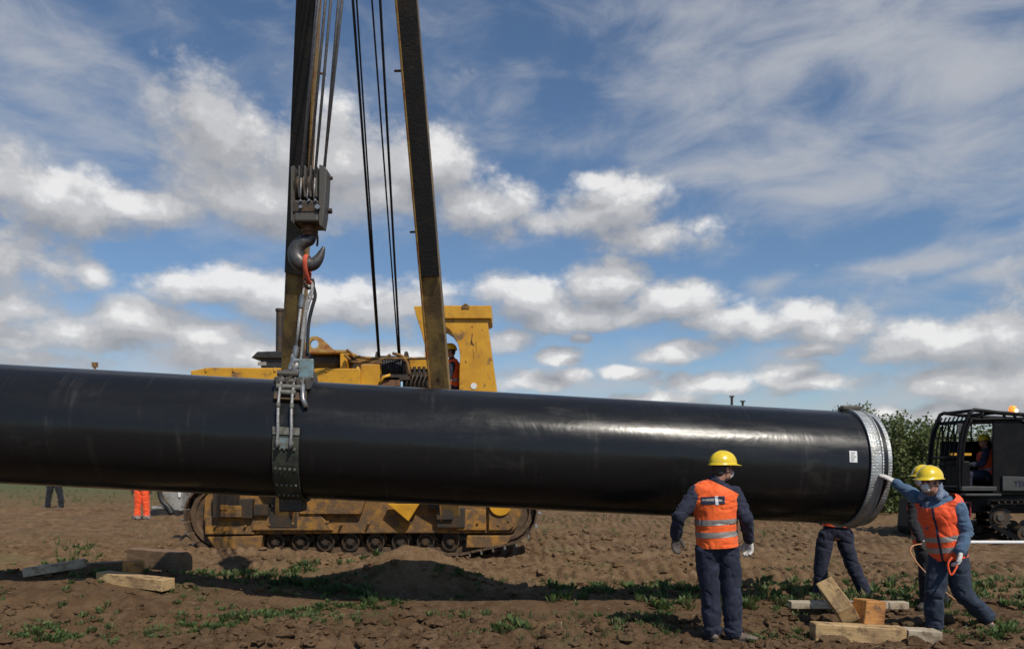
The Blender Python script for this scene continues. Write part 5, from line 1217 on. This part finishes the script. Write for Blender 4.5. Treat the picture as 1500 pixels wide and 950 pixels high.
# -- seated operators
def seated(px, py, Y, f=1, s_=None):
    k = F / Y; d = dict(pelvis=(px, py), chest=(px - .03 * k * f, py - .34 * k), neck=(px - .05 * k * f, py - .53 * k), head=(px - .09 * k * f, py - .70 * k), shL=(px - .04 * k * f, py - .46 * k, -.18), shR=(px - .04 * k * f, py - .46 * k, .18), elL=(px - .12 * k * f, py - .22 * k, -.25), elR=(px - .12 * k * f, py - .22 * k, .25),
                         wrL=(px - .36 * k * f, py - .20 * k, -.22), wrR=(px - .36 * k * f, py - .20 * k, .22), hipL=(px - .02 * k * f, py + .03 * k, -.09), hipR=(px - .02 * k * f, py + .03 * k, .09), knL=(px - .44 * k * f, py + .0 * k, -.14), knR=(px - .44 * k * f, py + .0 * k, .14), ankL=(px - .46 * k * f, py + .40 * k, -.14), ankR=(px - .46 * k * f, py + .40 * k, .14))
    return Jp(Y, d)
person('operator sitting in the pipelayer behind the boom, orange vest over navy', seated(666, 566, 15.0), (-1, -.2, 0), .98, full=False, voxel=.014, bodyf=(-1, -.05, 0), stripes=(.2,))
person('operator in orange vest and yellow helmet seated inside the black cage cab', seated(1447, 694, 16.3), (-1, -.1, -.1), .98, full=False, voxel=.014, bodyf=(-1, -.05, 0), vest='red_orange', stripes=(.2,))

# ================================================================= pieces one could count become parts of their own
SPLIT = {'side_plate', 'roller_guard', 'bracket', 'winch_housing', 'bolt_plate', 'boom_peg', 'deck_rail', 'hydraulic_valves', 'hydraulic_pipe', 'brass_fitting', 'sheave_divider', 'bolt_head', 'axle_pin', 'wire_leg', 'window_bars', 'door_post',
         'cab_step', 'spring_coil', 'saddle_roller', 'spreader_bar', 'side_cheek', 'leg_end', 'cable_clamp', 'paint_scrape', 'web_strap', 'counterweight_bracket', 'collar_rim', 'control_console', 'ferrule', 'rivet'}
REN = {'window_bars': 'window_bar', 'hydraulic_valves': 'hydraulic_valve'}
for o in list(bpy.data.objects):
    if o.type != 'MESH' or o.name.split('.')[0] not in SPLIT: continue
    bm = bmesh.new(); bm.from_mesh(o.data); bm.verts.ensure_lookup_table(); seen = [-1] * len(bm.verts); k = 0
    for v in bm.verts:
        if seen[v.index] >= 0: continue
        st = [v]; seen[v.index] = k
        while st:
            a = st.pop()
            for e_ in a.link_edges:
                b_ = e_.other_vert(a)
                if seen[b_.index] < 0: seen[b_.index] = k; st.append(b_)
        k += 1
    if k < 2: bm.free(); continue
    base = REN.get(o.name.split('.')[0], o.name.split('.')[0])
    for i in range(k):
        b2 = bm.copy(); b2.verts.ensure_lookup_table(); bmesh.ops.delete(b2, geom=[b2.verts[j] for j in range(len(seen)) if seen[j] != i], context='VERTS')
        me_ = o.data.copy(); b2.to_mesh(me_); b2.free(); c_ = o.copy(); c_.name = base; c_.data = me_; link(c_)
    bm.free(); bpy.data.objects.remove(o)
